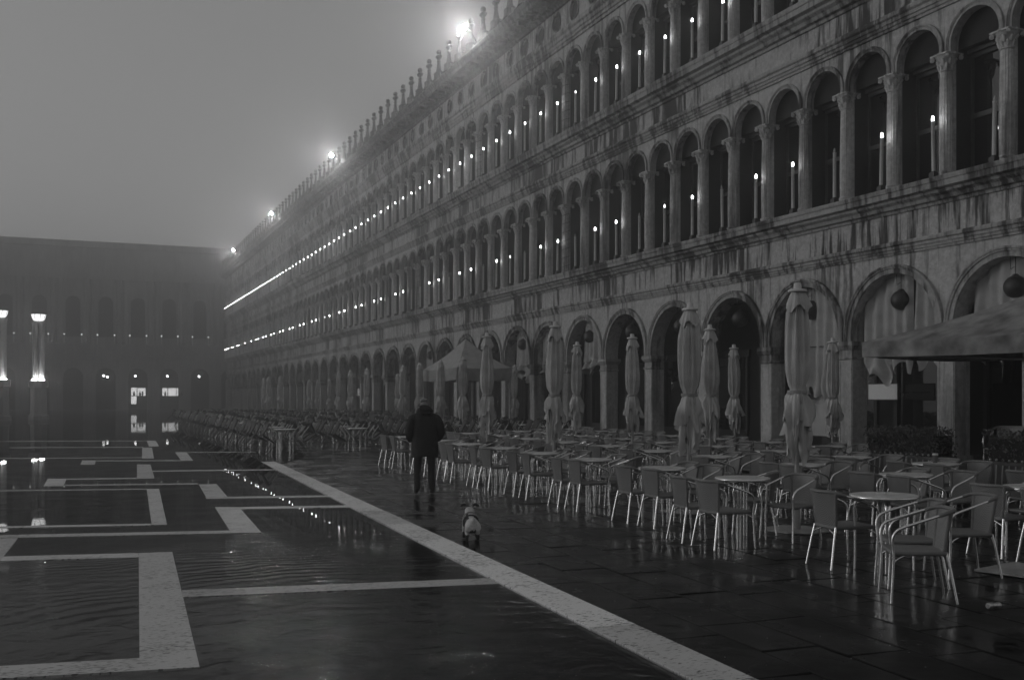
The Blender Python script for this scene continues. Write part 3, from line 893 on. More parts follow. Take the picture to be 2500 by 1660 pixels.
# dark globe lanterns hanging in the ground-floor arches
m = MB(); m.ball((0, 0, 0), 0.235, 20, 14); GB = m.mesh('globe', 'globe_dark')
m = MB(); m.tube([(0, 0, 0.20), (0, 0, 0.62)], 0.008, 6); m.lathe([(0.07, 0.20), (0.09, 0.215), (0.05, 0.26)], 10); GW = m.mesh('hanger', 'black_metal')
m = MB(); m.tube([(-0.16, 0.0, 0.95), (-0.12, 0.02, 0.55), (-0.08, 0.05, 0.36), (0.25, 0.02, 0.55)], 0.007, 5); GC = m.mesh('cable', 'black_metal')
for k in range(14):
    u = UA + (k + 2) * S + S / 2
    o = tag(empty('globe_lantern', (V + 0.26, u, 3.95)), f'dark unlit globe lantern hanging in the ground-floor arch, {nth(k + 1)} from the right', 'lantern', 'globe lanterns under the arches')
    put('globe', GB, o); put('hanger', GW, o); put('cable', GC, o)

# ================================================================== CAFE FURNITURE
def bez(p0, p1, p2, n=8):
    p0, p1, p2 = Vector(p0), Vector(p1), Vector(p2)
    return [tuple(p0 * (1 - t) ** 2 + p1 * 2 * t * (1 - t) + p2 * t * t) for t in [k / n for k in range(n + 1)]]
# chair faces +X locally; origin on the floor between its feet
def chair_meshes():
    me = {}
    r = 0.0125
    for sg, nm in ((1, 'a'), (-1, 'b')):
        m = MB()
        p = [(-0.205, 0.236 * sg, 0.797), (-0.10, 0.256 * sg, 0.762), (0.02, 0.266 * sg, 0.72), (0.12, 0.27 * sg, 0.685)]
        p += bez((0.17, 0.272 * sg, 0.666), (0.262, 0.272 * sg, 0.63), (0.250, 0.262 * sg, 0.52), 6)
        p += [(0.238, 0.255 * sg, 0.44), (0.248, 0.262 * sg, 0.22), (0.262, 0.27 * sg, 0.006)]
        m.tube(p, r, 8); me['arm' + nm] = m.mesh('arm', 'aluminium')
        m = MB(); m.tube(p[:11], r, 8); me['arm' + nm + '_dark'] = m.mesh('arm', 'bright_tube')
        m = MB(); m.tube(p[10:], r, 8); me['front' + nm] = m.mesh('leg', 'dull_steel')
        m = MB(); m.tube([(-0.205, 0.185 * sg, 0.44), (-0.235, 0.20 * sg, 0.30), (-0.285, 0.225 * sg, 0.006)], [0.0145, 0.0125, 0.0125], 8)
        me['leg' + nm] = m.mesh('leg', 'aluminium')
    for sg, nm in ((1, 'a'), (-1, 'b')):
        m = MB(); m.tube(bez((-0.22, 0.195 * sg, 0.36), (-0.21, 0.10 * sg, 0.405), (-0.20, 0.03 * sg, 0.425), 5), 0.009, 6); me['br' + nm] = m.mesh('brace', 'aluminium')
        m = MB(); m.tube(bez((0.242, 0.255 * sg, 0.36), (0.20, 0.235 * sg, 0.40), (0.12, 0.215 * sg, 0.425), 5), 0.009, 6); me['bf' + nm] = m.mesh('brace', 'aluminium')
    # seat: woven pad with a rolled rim
    m = MB(); rows = []
    NXS, NYS = 8, 8
    for i in range(NXS + 1):
        x = -0.20 + 0.42 * i / NXS; hw = 0.185 + 0.05 * i / NXS
        rows.append([(x, hw * (2 * j / NYS - 1), 0.447 - 0.012 * math.sin(PI * i / NXS) * math.sin(PI * j / NYS)) for j in range(NYS + 1)])
    m.grid(rows, smooth=True)
    m.grid([[(p[0], p[1], p[2] - 0.028) for p in rw] for rw in rows], smooth=True, flip=True)
    rim = [(-0.20, -0.185), (0.22, -0.235), (0.235, -0.20), (0.235, 0.20), (0.22, 0.235), (-0.20, 0.185), (-0.21, 0.15), (-0.21, -0.15), (-0.20, -0.185)]
    m.tube([(x, yy, 0.435) for x, yy in rim], 0.019, 8)
    me['seat'] = m.mesh('seat', 'wicker')
    # backrest: woven panel curving round, wrapped top rail
    m = MB(); rows = []; rows2 = []
    for i in range(9):
        t = i / 8; z = 0.425 + 0.385 * t; hw = 0.165 + 0.052 * t
        xr = -0.20 - 0.095 * t
        rw = []
        for j in range(11):
            s_ = 2 * j / 10 - 1
            rw.append((xr + 0.055 * s_ * s_ * (0.3 + t), hw * s_, z))
        rows.append(rw); rows2.append([(p[0] - 0.012, p[1], p[2]) for p in rw])
    m.grid(rows, smooth=True, flip=True); m.grid(rows2, smooth=True)
    top = [(p[0] - 0.006, p[1] * 1.01, p[2]) for p in rows[-1]]
    top = [(-0.13, -0.250, 0.772), (-0.205, -0.236, 0.797)] + top[1:-1] + [(-0.205, 0.236, 0.797), (-0.13, 0.250, 0.772)]
    m.tube(top, 0.0185, 8)
    for sg in (0, -1): m.tube([(rw[sg][0] - 0.006, rw[sg][1], rw[sg][2]) for rw in rows], 0.017, 8)
    me['back'] = m.mesh('backrest', 'wicker')
    return me
CM = chair_meshes()
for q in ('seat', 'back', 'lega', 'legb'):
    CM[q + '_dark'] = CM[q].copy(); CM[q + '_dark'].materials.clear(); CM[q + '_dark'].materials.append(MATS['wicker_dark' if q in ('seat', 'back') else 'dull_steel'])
CHN = 0
def chair(x, yy, rz, label, group, tilt=0.0, z=0.0, full=True):
    """rz 0 faces +X (the facade)"""
    global CHN
    CHN += 1
    rot = Matrix.Rotation(rz, 4, 'Z')
    if tilt:
        piv = Vector((0.262, 0, 0))
        M = Matrix.Translation((x, yy, z)) @ rot @ Matrix.Translation(piv) @ Matrix.Rotation(tilt, 4, 'Y') @ Matrix.Translation(-piv)
    else:
        M = Matrix.Translation((x, yy, z)) @ rot
    o = empty('wicker_chair')
    o.matrix_world = M
    o.location = M.translation; o.rotation_euler = M.to_euler(); o.scale = (0.96, 0.96, 0.94)
    tag(o, label, 'chair', group)
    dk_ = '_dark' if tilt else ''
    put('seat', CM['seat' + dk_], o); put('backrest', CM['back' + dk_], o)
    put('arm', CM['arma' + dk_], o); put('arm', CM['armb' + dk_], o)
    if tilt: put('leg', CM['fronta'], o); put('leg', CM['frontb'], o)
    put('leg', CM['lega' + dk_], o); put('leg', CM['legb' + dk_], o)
    if full:
        for q in ('bra', 'brb', 'bfa', 'bfb'): put('brace', CM[q], o)
    return o
m = MB(); m.lathe([(0.315, 0.705), (0.322, 0.708), (0.325, 0.716), (0.322, 0.735), (0.315, 0.738)], 40); TT = m.mesh('table_top', 'table_top')
m = MB(); m.lathe([(0.3255, 0.712), (0.328, 0.714), (0.328, 0.726), (0.3255, 0.728)], 40, cap=False); TR = m.mesh('rim', 'aluminium')
def tleg(a):
    m = MB(); c, s = math.cos(a), math.sin(a)
    for off in (-0.016, 0.016):
        ox, oy = -s * off, c * off
        p = [(c * 0.06 + ox, s * 0.06 + oy, 0.695)] + bez((c * 0.20 + ox, s * 0.20 + oy, 0.692), (c * 0.285 + ox, s * 0.285 + oy, 0.69), (c * 0.285 + ox, s * 0.285 + oy, 0.58), 6) + [(c * 0.272 + ox, s * 0.272 + oy, 0.30), (c * 0.275 + ox, s * 0.275 + oy, 0.004)]
        m.tube(p, 0.0125, 7)
    return m.mesh('leg', 'aluminium')
TL = [tleg(PI / 4 + k * PI / 2) for k in range(4)]
def table(x, yy, rz, label, group):
    o = tag(empty('cafe_table', (x, yy, 0), rz), label, 'table', group)
    t = put('table_top', TT, o); put('rim', TR, t)
    for l in TL: put('leg', l, o)
    return o

# --- the upright rows in front: four rows of round tables, two chairs on either side
ROWS = [(7.27, [7.86, 10.2, 12.04, 14.13, 16.03, 17.9, 19.65, 21.5, 23.8]),
        (9.45, [7.95, 9.84, 11.9, 14.05, 15.9, 17.8, 19.7, 21.5, 23.5, 25.4]),
        (11.35, [9.3, 11.25, 13.0, 14.95, 16.9, 18.8, 20.7, 22.6, 24.5, 26.4]),
        (13.4, [16.0, 17.95, 19.9, 21.8, 23.7, 25.6, 27.5])]
RN = ['row nearest the open square', 'second row from the square', 'third row from the square', 'back row by the arches']
kr = random.Random(11)
RS = ['front row', 'second row', 'third row', 'back row']
SKIP = {(0, 0, 0), (0, 0, 2), (0, 0, 3), (0, 0, 1)}
for ri, (vx, us) in enumerate(ROWS):
    for k, u in enumerate(us):
        jx, ju = kr.uniform(-0.05, 0.05), kr.uniform(-0.05, 0.05)
        if ri == 0: jx = ju = 0
        lab = f'round cafe table in the {RN[ri]}, {nth(k + 1)} from the right end'
        table(vx + jx, u + ju, kr.uniform(-0.2, 0.2), lab, 'round tables with upright chairs')
        for c in range(4):
            if (ri, k, c) in SKIP: continue
            side = -1 if c < 2 else 1
            off = (-0.46, 0.13, -0.24, 0.40)[c]
            cx = vx + side * ((0.60 if (ri, k) == (0, 1) else 0.27) + kr.uniform(-0.03, 0.08) if side < 0 else 0.42 + kr.uniform(-0.04, 0.12)); cyy = u + off + kr.uniform(-0.05, 0.05)
            rz = (0 if side < 0 else PI) + kr.uniform(-0.16, 0.16)
            if kr.random() < 0.08: rz += kr.choice((-0.6, 0.6))
            wh = ('square' if side < 0 else 'arcade') + ' side ' + ('nearer' if c % 2 == 0 else 'farther')
            chair(cx, cyy, rz, f'upright wicker chair, {wh} seat, {nth(k + 1)} table of the {RS[ri]}', 'upright wicker chairs', full=(ri < 2 or k < 3))
# the chairs pulled round the nearest table
chair(7.04, 8.19, R(-6), 'wicker chair with patterned back tucked at the closest cafe table', 'upright wicker chairs')
chair(6.47, 6.62, R(148), 'wicker armchair seen side-on in front, closest of all chairs', 'upright wicker chairs')
chair(6.90, 7.13, R(150), 'wicker armchair just behind the closest side-on chair', 'upright wicker chairs')
chair(7.72, 7.32, R(160), 'wicker armchair with open woven back facing the closest table', 'upright wicker chairs')

# --- the far block: chairs tipped forward against their tables
n_t = 0; rest = []
FR = [5.60, 7.75, 9.9, 12.05, 14.2]
tipped = []
for a, vx in enumerate(FR):
    for k in range(17):
        u = 30.6 + 1.95 * k + (0.25 if a % 2 else 0)
        if a == 0 and k == 0: u += 0.1
        tipped.append((a, k, vx + kr.uniform(-0.05, 0.05), u + kr.uniform(-0.06, 0.06)))
FRN = ['edge', 'second', 'middle', 'fourth', 'arcade-side']
tilted = []
for a, k, x, u in tipped:
    lab = f'round cafe table in the far {FRN[a]} line, {nth(k + 1)} from the near end'
    if k < 12: table(x, u, kr.uniform(-0.2, 0.2), lab, 'far round tables')
    for c in range(4):
        side = -1 if c < 2 else 1
        off = -0.30 if c % 2 == 0 else 0.30
        tilted.append((a, k, side, off, x + side * (0.88 + kr.uniform(-0.03, 0.05)), u + off + kr.uniform(-0.05, 0.05), (0 if side < 0 else PI) + kr.uniform(-0.12, 0.12), R(kr.uniform(29, 36))))
def dist(t): return t[4] * math.sin(TH) + t[5] * math.cos(TH)
tilted.sort(key=dist)
LIM = 296
for i, t in enumerate(tilted):
    a, k, side, off, x, u, rz, ti = t
    if CHN < LIM:
        wh = ('square' if side < 0 else 'arcade') + ' side ' + ('nearer' if off < 0 else 'farther')
        chair(x, u, rz, f'dark tipped wicker chair, {wh} seat, {nth(k + 1)} table of far {FRN[a]} line', 'tipped wicker chairs', tilt=ti, full=False)
    else:
        rest.append(t)
# the remaining chairs of that block are past counting: one mass
vv, ff, mi_ = [], [], []
base_ = []
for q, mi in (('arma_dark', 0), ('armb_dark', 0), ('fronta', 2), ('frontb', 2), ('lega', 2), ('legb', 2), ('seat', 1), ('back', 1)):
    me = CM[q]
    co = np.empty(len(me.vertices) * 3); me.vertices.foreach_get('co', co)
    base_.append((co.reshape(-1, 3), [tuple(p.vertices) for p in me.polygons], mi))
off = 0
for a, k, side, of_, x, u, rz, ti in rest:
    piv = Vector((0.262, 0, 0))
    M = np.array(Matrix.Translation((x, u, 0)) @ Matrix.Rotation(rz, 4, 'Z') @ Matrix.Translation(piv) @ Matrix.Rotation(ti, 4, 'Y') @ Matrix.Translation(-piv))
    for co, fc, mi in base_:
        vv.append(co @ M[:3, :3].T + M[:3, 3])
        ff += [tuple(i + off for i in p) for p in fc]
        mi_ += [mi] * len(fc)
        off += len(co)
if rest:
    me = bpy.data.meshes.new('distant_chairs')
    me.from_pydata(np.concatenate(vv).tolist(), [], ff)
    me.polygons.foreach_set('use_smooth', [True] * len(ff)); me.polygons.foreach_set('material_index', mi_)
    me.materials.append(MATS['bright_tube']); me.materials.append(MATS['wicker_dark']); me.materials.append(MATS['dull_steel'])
    tag(put('distant_chairs', me), 'mass of tipped chairs fading into fog at the far end of the cafe', 'chairs', kind='stuff')
m = MB()
for a, k, x, u in tipped:
    if k >= 12:
        m.lathe([(0.315, 0.705), (0.325, 0.716), (0.315, 0.738)], 16, (x, u, 0))
        for q in range(4): m.tube([(x + 0.27 * math.cos(PI / 4 + q * PI / 2), u + 0.27 * math.sin(PI / 4 + q * PI / 2), z) for z in (0, 0.7)], 0.015, 5)
tag(put('distant_tables', m.mesh('distant_tables', 'table_top')), 'farthest cafe tables among the fading tipped chairs', 'tables', kind='stuff')

# ================================================================== CLOSED UMBRELLAS
def umbrella_set(seed):
    r_ = random.Random(seed)
    p1, p2, p3 = r_.uniform(0, 6), r_.uniform(0, 6), r_.uniform(0, 6)
    N = 72
    def fold(a, k):      # sharp-edged folds
        return 0.60 * abs(math.sin(a * 4 + p1 + 0.5 * math.sin(a + p2))) ** 0.7 + 0.40 * abs(math.sin(a * 8.5 + p3 + k)) ** 0.8
    out = {}
    m = MB(); rows = []
    for z, rr, am in ((2.86, 0.085, 0.25), (2.72, 0.150, 0.50), (2.55, 0.178, 0.54), (2.35, 0.194, 0.54), (2.15, 0.202, 0.52), (1.98, 0.195, 0.50), (1.86, 0.170, 0.46), (1.77, 0.118, 0.34), (1.735, 0.105, 0.30), (1.70, 0.112, 0.3)):
        row = []
        for k in range(N):
            a = 2 * PI * k / N
            q = rr * (1 - am * fold(a, z * 0.8) + 0.10 * math.sin(a * 2 + p2 + z * 2) + 0.02 * math.sin(a * 13 + z * 11 + p1) * math.sin(z * 9 + p3))
            row.append((q * math.cos(a), q * math.sin(a), z + 0.012 * math.sin(a * 5 + p3)))
        rows.append(row)
    m.grid(rows, True, True); out['canopy'] = m.mesh('canopy', 'cloth')
    # skirt below the tie: an outer flounce and long hanging corners
    m = MB()
    for layer in range(2):
        rows = []
        nr = 10
        for i in range(nr + 1):
            t = i / nr; row = []
            for k in range(N):
                a = 2 * PI * k / N
                if layer == 0:
                    hem = 1.42 - 0.20 * abs(math.sin(a * 2.5 + p1)) ** 1.5 + 0.06 * math.sin(a * 7 + p2)
                    rad = 0.118 + 0.150 * t ** 0.7
                    am = 0.25 + 0.34 * t
                else:
                    hem = 1.12 - 0.26 * abs(math.sin(a * 2.5 + p3)) ** 2 + 0.06 * math.sin(a * 6 + p1)
                    rad = 0.108 + 0.10 * math.sin(PI * min(1, t * 0.62)) - 0.01 * t
                    am = 0.30 + 0.40 * t
                z = 1.71 + (hem - 1.71) * t
                q = rad * (1 - am * fold(a + 0.25 * t * math.sin(p2), t * 2.2 + layer * 2) + 0.12 * math.sin(a * 3 + p3 + t * 3))
                row.append((q * math.cos(a), q * math.sin(a), z))
            rows.append(row)
        m.grid(rows, True, True)
    out['skirt'] = m.mesh('skirt', 'cloth')
    m = MB(); rows = []
    for i in range(6):
        t = i / 5; row = []
        for k in range(N):
            a = 2 * PI * k / N
            q = (0.085 + 0.095 * t) * (1 - (0.10 + 0.22 * t) * fold(a, 1.0) + 0.06 * math.sin(a * 3 + p1))
            row.append((q * math.cos(a), q * math.sin(a), 2.965 - t * (0.21 + 0.05 * math.sin(a * 4 + p3))))
        rows.append(row)
    m.grid(rows, True, True); out['flounce'] = m.mesh('top_flounce', 'cloth')
    return out
UM = [umbrella_set(s) for s in (1, 2, 3, 4, 5)]
m = MB(); m.lathe([(0.028, 0.03), (0.028, 2.95)], 12); UP = m.mesh('pole', 'pole_paint')
m = MB(); m.lathe([(0.115, 2.965), (0.12, 2.97), (0.12, 2.985), (0.10, 3.0), (0.05, 3.005), (0.045, 3.07), (0.038, 3.08)], 20); UF = m.mesh('finial', 'candle_wax')
m = MB(); m.lathe([(0.118, 1.70), (0.122, 1.72), (0.118, 1.745)], 20, cap=False); m.tube([(-0.11, -0.03, 1.72), (-0.14, -0.04, 1.66), (-0.135, -0.035, 1.58)], 0.008, 5); US = m.mesh('strap', 'cloth_cap')
m = MB(); m.lathe([(0.40, 0.004), (0.40, 0.016), (0.385, 0.02)], 8, ph=PI / 8, smooth=False); m.lathe([(0.05, 0.02), (0.045, 0.30)], 12); UB = m.mesh('base_plate', 'plate_metal')
UMB = [  # x, y, scale
    (8.38, 10.6, 1.02, 'large closed umbrella nearest the right, in front of a curtained arch'),
    (8.24, 12.9, 1.0, 'large closed umbrella standing left of a dark open arch'),
    (8.02, 17.1, 1.0, 'large closed umbrella in the middle of the cafe tables'),
    (8.04, 20.5, 1.0, 'closed umbrella with ragged skirt just right of the walking man'),
    (11.45, 23.1, 1.0, 'closed umbrella close behind the one in the middle of the tables'),
    (11.15, 19.7, 1.0, 'closed umbrella alone before a dark arch between two pillars'),
    (11.10, 16.6, 1.0, 'closed umbrella half hidden behind a larger one'),
    (14.9, 21.2, 0.97, 'narrow closed umbrella near the arches, left of a pillar'),
    (15.2, 18.0, 0.97, 'narrow closed umbrella by the curtained arch, right of the largest'),
    (15.3, 36.2, 0.95, 'thin closed umbrella by a pillar right of the pale tent'),
    (15.3, 39.0, 0.92, 'thin closed umbrella half behind the ragged one'),
    (12.2, 33.4, 1.0, 'closed umbrella in front of the pale tent, right of the man'),
    (12.4, 36.4, 1.0, 'closed umbrella in front of the left half of the pale tent'),
    (12.7, 39.9, 1.0, 'closed umbrella above the walking man, at the pale tent edge'),
    (13.0, 43.3, 1.0, 'closed umbrella left of the walking man'),
    (12.7, 48.5, 1.0, 'misty closed umbrella, first of three left of an open arch'),
    (12.9, 52.3, 1.0, 'misty closed umbrella, second of three left of an open arch'),
    (13.0, 55.5, 1.0, 'misty closed umbrella, third of three left of an open arch'),
    (15.3, 51.9, 0.94, 'misty closed umbrella close to the arches beside a taller one'),
    (15.3, 68.0, 0.94, 'faint closed umbrella near the arches, nearest of three in fog'),
    (15.3, 71.7, 0.94, 'faint closed umbrella near the arches, middle of three in fog'),
    (15.3, 74.5, 0.94, 'faint closed umbrella near the arches, last of three in fog'),
    (12.3, 69.5, 1.0, 'fog-pale closed umbrella, rightmost of the farthest group'),
    (12.1, 72.8, 1.0, 'fog-pale closed umbrella in the middle of the farthest group'),
    (12.4, 77.0, 1.0, 'fog-pale closed umbrella, leftmost of the farthest group'),
]
ur = random.Random(21)
for i, (x, yy, sc, lab) in enumerate(UMB):
    o = tag(empty('closed_umbrella', (x, yy, 0), ur.uniform(0, 6.28)), lab, 'umbrella', 'closed cafe umbrellas')
    w = ur.uniform(0.92, 1.04)
    o.rotation_euler[0] = ur.uniform(-0.015, 0.015); o.rotation_euler[1] = ur.uniform(-0.015, 0.015)
    o.scale = (sc * w, sc * w, sc)
    u = UM[i % 5]
    put('pole', UP, o); put('base_plate', UB, o); c = put('canopy', u['canopy'], o); put('skirt', u['skirt'], o); put('top_flounce', u['flounce'], o); put('strap', US, o); put('finial', UF, o)

# ================================================================== CANOPY TENTS
def tent(x0, x1, y0, y1, ze, zp, drop, lab, mat, posts=(0, 1, 2, 3)):
    cx, cyy = (x0 + x1) / 2, (y0 + y1) / 2
    o = tag(empty('canopy_tent', (cx, cyy, 0)), lab, 'tent')
    hx, hy = (x1 - x0) / 2, (y1 - y0) / 2
    m = MB(); n = 14
    tr_ = random.Random(int(x0 * 100 + y0))
    corners = [(-hx, -hy), (hx, -hy), (hx, hy), (-hx, hy)]
    for k in range(4):
        a, b = corners[k], corners[(k + 1) % 4]
        rows = []
        for i in range(9):
            t = i / 8; row = []
            for j in range(n + 1):
                s_ = j / n
                ex = a[0] + (b[0] - a[0]) * s_; ey = a[1] + (b[1] - a[1]) * s_
                sag = 0.10 * math.sin(PI * t) + 0.05 * math.sin(PI * s_) * (1 - t)
                row.append((ex * (1 - t), ey * (1 - t), ze + (zp - ze) * t - sag + 0.015 * math.sin(s_ * 17 + k) * (1 - t) * t * 4))
            rows.append(row)
        m.grid(rows, smooth=True)
    put('roof_cloth', m.mesh('roof_cloth', mat), o)
    m = MB()
    for k in range(4):
        a, b = corners[k], corners[(k + 1) % 4]
        nx, ny = ((b[1] - a[1]), -(b[0] - a[0])); l = math.hypot(nx, ny); nx /= l; ny /= l
        rows = []
        for i in range(5):
            t = i / 4; row = []
            for j in range(41):
                s_ = j / 40; wv = 0.03 * t * math.sin(s_ * 34 + k * 2) + 0.02 * t * math.sin(s_ * 13)
                row.append((a[0] + (b[0] - a[0]) * s_ + nx * (wv + 0.01), a[1] + (b[1] - a[1]) * s_ + ny * (wv + 0.01), ze - 0.05 * math.sin(PI * s_) - drop * t))
            rows.append(row)
        m.grid(rows, smooth=True)
    put('valance', m.mesh('valance', mat), o)
    for cx_, cy_ in [corners[q] for q in posts]:
        m = MB(); m.box(cx_ * 0.97 - 0.04, cx_ * 0.97 + 0.04, cy_ * 0.97 - 0.04, cy_ * 0.97 + 0.04, 0, ze - 0.02); put('post', m.mesh('post', 'pole_paint'), o)
    m = MB(); m.tube([(-hx * 0.97, -hy * 0.97, ze - drop + 0.02), (hx * 0.97, -hy * 0.97, ze - drop + 0.02), (hx * 0.97, hy * 0.97, ze - drop + 0.02), (-hx * 0.97, hy * 0.97, ze - drop + 0.02), (-hx * 0.97, -hy * 0.97, ze - drop + 0.02)], 0.02, 6)
    put('eave_rail', m.mesh('eave_rail', 'aluminium'), o)
    return o
tent(13.0, 17.0, 8.3, 14.6, 2.68, 3.75, 0.27, 'big stained canopy tent jutting in from the right edge', 'cloth_tent', (0, 1, 2))
tent(13.0, 15.2, 36.2, 40.4, 2.80, 4.0, 0.46, 'pale pointed canopy tent beyond the walking man', 'cloth_dull')

# ================================================================== CURTAINS IN THE ARCHES
def curtain(i, s0, s1, zb, ragged, seed, lab, xo=0.30):
    c = UA + (i + 2) * S + S / 2
    r_ = random.Random(seed); p = [r_.uniform(0, 6) for _ in range(6)]
    m = MB(); n, nz = 64, 26
    top = []
    rows = []
    for t_ in range(nz + 1):
        t = t_ / nz; row = []
        for j in range(n + 1):
            s_ = s0 + (s1 - s0) * j / n
            zt = 3.2 + math.sqrt(max(0.0, 1.36 ** 2 - s_ * s_)) - 0.01
            zbb = zb + 0.16 * ragged * math.sin(s_ * 5 + p[0]) + 0.08 * ragged * math.sin(s_ * 13 + p[1])
            z = zt + (zbb - zt) * t
            amp = 0.035 + 0.055 * t
            x = amp * math.sin(s_ * 19 + p[2] + 0.6 * math.sin(3 * t + p[3])) + 0.03 * math.sin(s_ * 6 + p[4] + t * 2)
            bun = max(0, (t - 0.74) / 0.26) * ragged
            x += bun * (0.14 * math.sin(s_ * 9 + p[5] + t * 9) + 0.08 * math.sin(s_ * 21 + t * 17))
            z += bun * 0.10 * math.sin(s_ * 17 + p[2] + t * 12)
            row.append((x, s_ + bun * 0.08 * math.sin(t * 15 + s_ * 8), z))
        rows.append(row)
    m.grid(rows, smooth=True)
    o = tag(empty('curtain', (V + xo, c, 0)), lab, 'curtain', 'curtains in the arches')
    put('drape', m.mesh('drape', 'cloth_pale'), o)
    mm = MB(); mm.tube([(-0.02, -1.33, 3.0), (-0.02, 1.33, 3.0)], 0.014, 6); put('rail', mm.mesh('rail', 'black_metal'), o)
curtain(0, -1.3, 1.1, 2.5, 0.6, 1, 'bunched curtain in the arch above the stained tent')
curtain(1, -1.33, -0.45, 2.45, 1.0, 2, 'right-hand bunched curtain in the arch left of the stained tent peak')
curtain(1, -0.30, 1.2, 2.25, 1.0, 3, 'left-hand ragged curtain in the arch left of the stained tent peak')
curtain(2, -1.33, 1.0, 1.75, 0.7, 4, 'long curtain in the arch behind the largest umbrella')
curtain(6, -1.3, 0.55, 2.75, 1.0, 5, 'crumpled curtain tied up in an arch with a globe lantern, mid facade')
curtain(7, 0.1, 1.2, 2.7, 1.0, 6, 'crumpled curtain piece beside the middle umbrella')
curtain(8, -1.3, 0.75, 2.6, 1.0, 7, 'tied curtain in the arch right of the pale tent')
curtain(12, -1.2, 0.6, 2.8, 1.0, 8, 'dim curtain in an arch left of the pale tent')
curtain(15, -1.2, 0.2, 2.7, 1.0, 9, 'dim ragged curtain in an arch farther into the fog')
# boarded panel low in that arch
m = MB(); m.box(-0.02, 0.02, -1.3, 1.05, 0.66, 2.1); tag(put('door_panel', m.mesh('door_panel', 'cloth_pale'), None, (V + 0.7, UA + 4 * S + S / 2, 0)), 'plain grey panel closing the lower half of a curtained arch', 'panel')
# blank white notice in the dark shop behind the arch
sg_ = empty('sign_board', (V + 3.6, 22.75, 1.62)); tag(sg_, 'blank pale notice board glowing in the dark arch behind the hedge', 'sign')
m = MB(); m.box(-0.015, 0.015, -0.56, 0.56, 0, 0.43); put('panel', m.mesh('panel', 'sign_lit'), sg_)
m = MB(); m.box(-0.008, 0.03, -0.59, 0.59, -0.03, 0.0); m.box(-0.008, 0.03, -0.59, 0.59, 0.43, 0.46); m.box(-0.008, 0.03, -0.59, -0.56, 0, 0.43); m.box(-0.008, 0.03, 0.56, 0.59, 0, 0.43)
fr_ = put('frame', m.mesh('frame', 'black_metal'), sg_)
for yy in (-0.4, 0.4):
    m = MB(); m.tube([(0.03, yy, 0.2), (0.66, yy, 0.2)], 0.015, 6); put('bracket', m.mesh('bracket', 'black_metal'), sg_)

# ================================================================== HEDGES, DECK
m = MB(); m.box(13.35, 16.8, 8.2, 14.4, -0.03, 0.44)
dk = tag(put('terrace_deck', m.mesh('terrace_deck', 'deck_wood')), 'low dark wooden terrace deck under the stained tent', 'deck')
def hedge(y0, y1, lab):
    o = tag(empty('hedge_planter', (13.08, (y0 + y1) / 2, 0)), lab, 'hedge', 'planter hedges')
    hl = (y1 - y0) / 2
    m = MB(); m.box(-0.20, 0.20, -hl, hl, 0.03, 0.66); m.box(-0.23, 0.23, -hl - 0.03, hl + 0.03, 0.66, 0.71); put('trough', m.mesh('trough', 'planter_wood'), o)
    n = int((y1 - y0) / 0.115)
    m = MB(); m.tube([(-0.235, 0, 0.10), (-0.255, 0, 0.36), (-0.235, 0, 0.66)], 0.010, 6); m.ball((-0.235, 0, 0.735), 0.02, 8, 5); ST = m.mesh('baluster', 'plate_metal')
    for k in range(n + 1): put('baluster', ST, o, (0, -hl + (y1 - y0) * k / n, 0))
    hr_ = random.Random(int(y0 * 10)); m = MB()
    for k in range(5200):
        x = hr_.uniform(-0.27, 0.27); yy = hr_.uniform(-hl - 0.04, hl + 0.04); z = hr_.uniform(0.70, 1.17)
        e = max(abs(x) / 0.27, abs(yy) / (hl + 0.04), abs(z - 0.9) / 0.27)
        if e < 0.62: continue
        z += 0.035 * math.sin(yy * 9) * (z > 0.95)
        s_ = hr_.uniform(0.018, 0.034); d = Vector((hr_.gauss(0, 1), hr_.gauss(0, 1), hr_.gauss(0, 1))).normalized(); u = d.orthogonal().normalized(); w = d.cross(u); p = Vector((x, yy, z))
        m.poly([tuple(p - u * s_), tuple(p + w * s_ * 0.5), tuple(p + u * s_), tuple(p - w * s_ * 0.5)])
    f = put('foliage', m.mesh('foliage', 'leaf'), o); f['kind'] = 'stuff'
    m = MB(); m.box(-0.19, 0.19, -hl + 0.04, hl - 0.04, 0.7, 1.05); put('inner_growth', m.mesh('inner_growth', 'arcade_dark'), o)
hedge(12.75, 14.35, 'clipped hedge in a long trough left of the tall-backed chair')
hedge(8.6, 11.75, 'clipped hedge in a trough at the right edge')
chair(13.75, 12.15, R(200), 'wicker chair up on the deck, seen between the two hedges', 'chairs on the deck', z=0.445)
chair(14.2, 11.2, R(-20), 'wicker chair up on the deck behind the right hedge', 'chairs on the deck', z=0.445)
o = table(14.55, 11.9, 0.2, 'round table up on the deck behind the right hedge', 'tables on the deck'); o.location.z = 0.445

# small things left about
ub = tag(empty('umbrella_base', (8.44, 7.14, 0), 0.25), 'flat pale umbrella base plate lying at the right picture edge', 'base plate')
m = MB(); m.box(-0.38, 0.38, -0.38, 0.38, 0.012, 0.03); put('plate', m.mesh('plate', 'plate_metal'), ub)
m = MB(); m.lathe([(0.05, 0.03), (0.045, 0.22), (0.035, 0.22)], 12); put('socket', m.mesh('socket', 'plate_metal'), ub)
o = tag(empty('paper_cup', (11.42, 11.32, 0.739)), 'takeaway paper cup with pale lid standing on a cafe table', 'cup')
m = MB(); m.lathe([(0.030, 0), (0.040, 0.115)], 16); put('cup', m.mesh('cup', 'cup_dark'), o)
m = MB(); m.lathe([(0.043, 0.113), (0.043, 0.122), (0.038, 0.125), (0.036, 0.138)], 16); put('lid', m.mesh('lid', 'paper'), o)
o = tag(empty('napkin_dish', (7.27, 7.90, 0.739)), 'flat ashtray on the closest cafe table', 'ashtray')
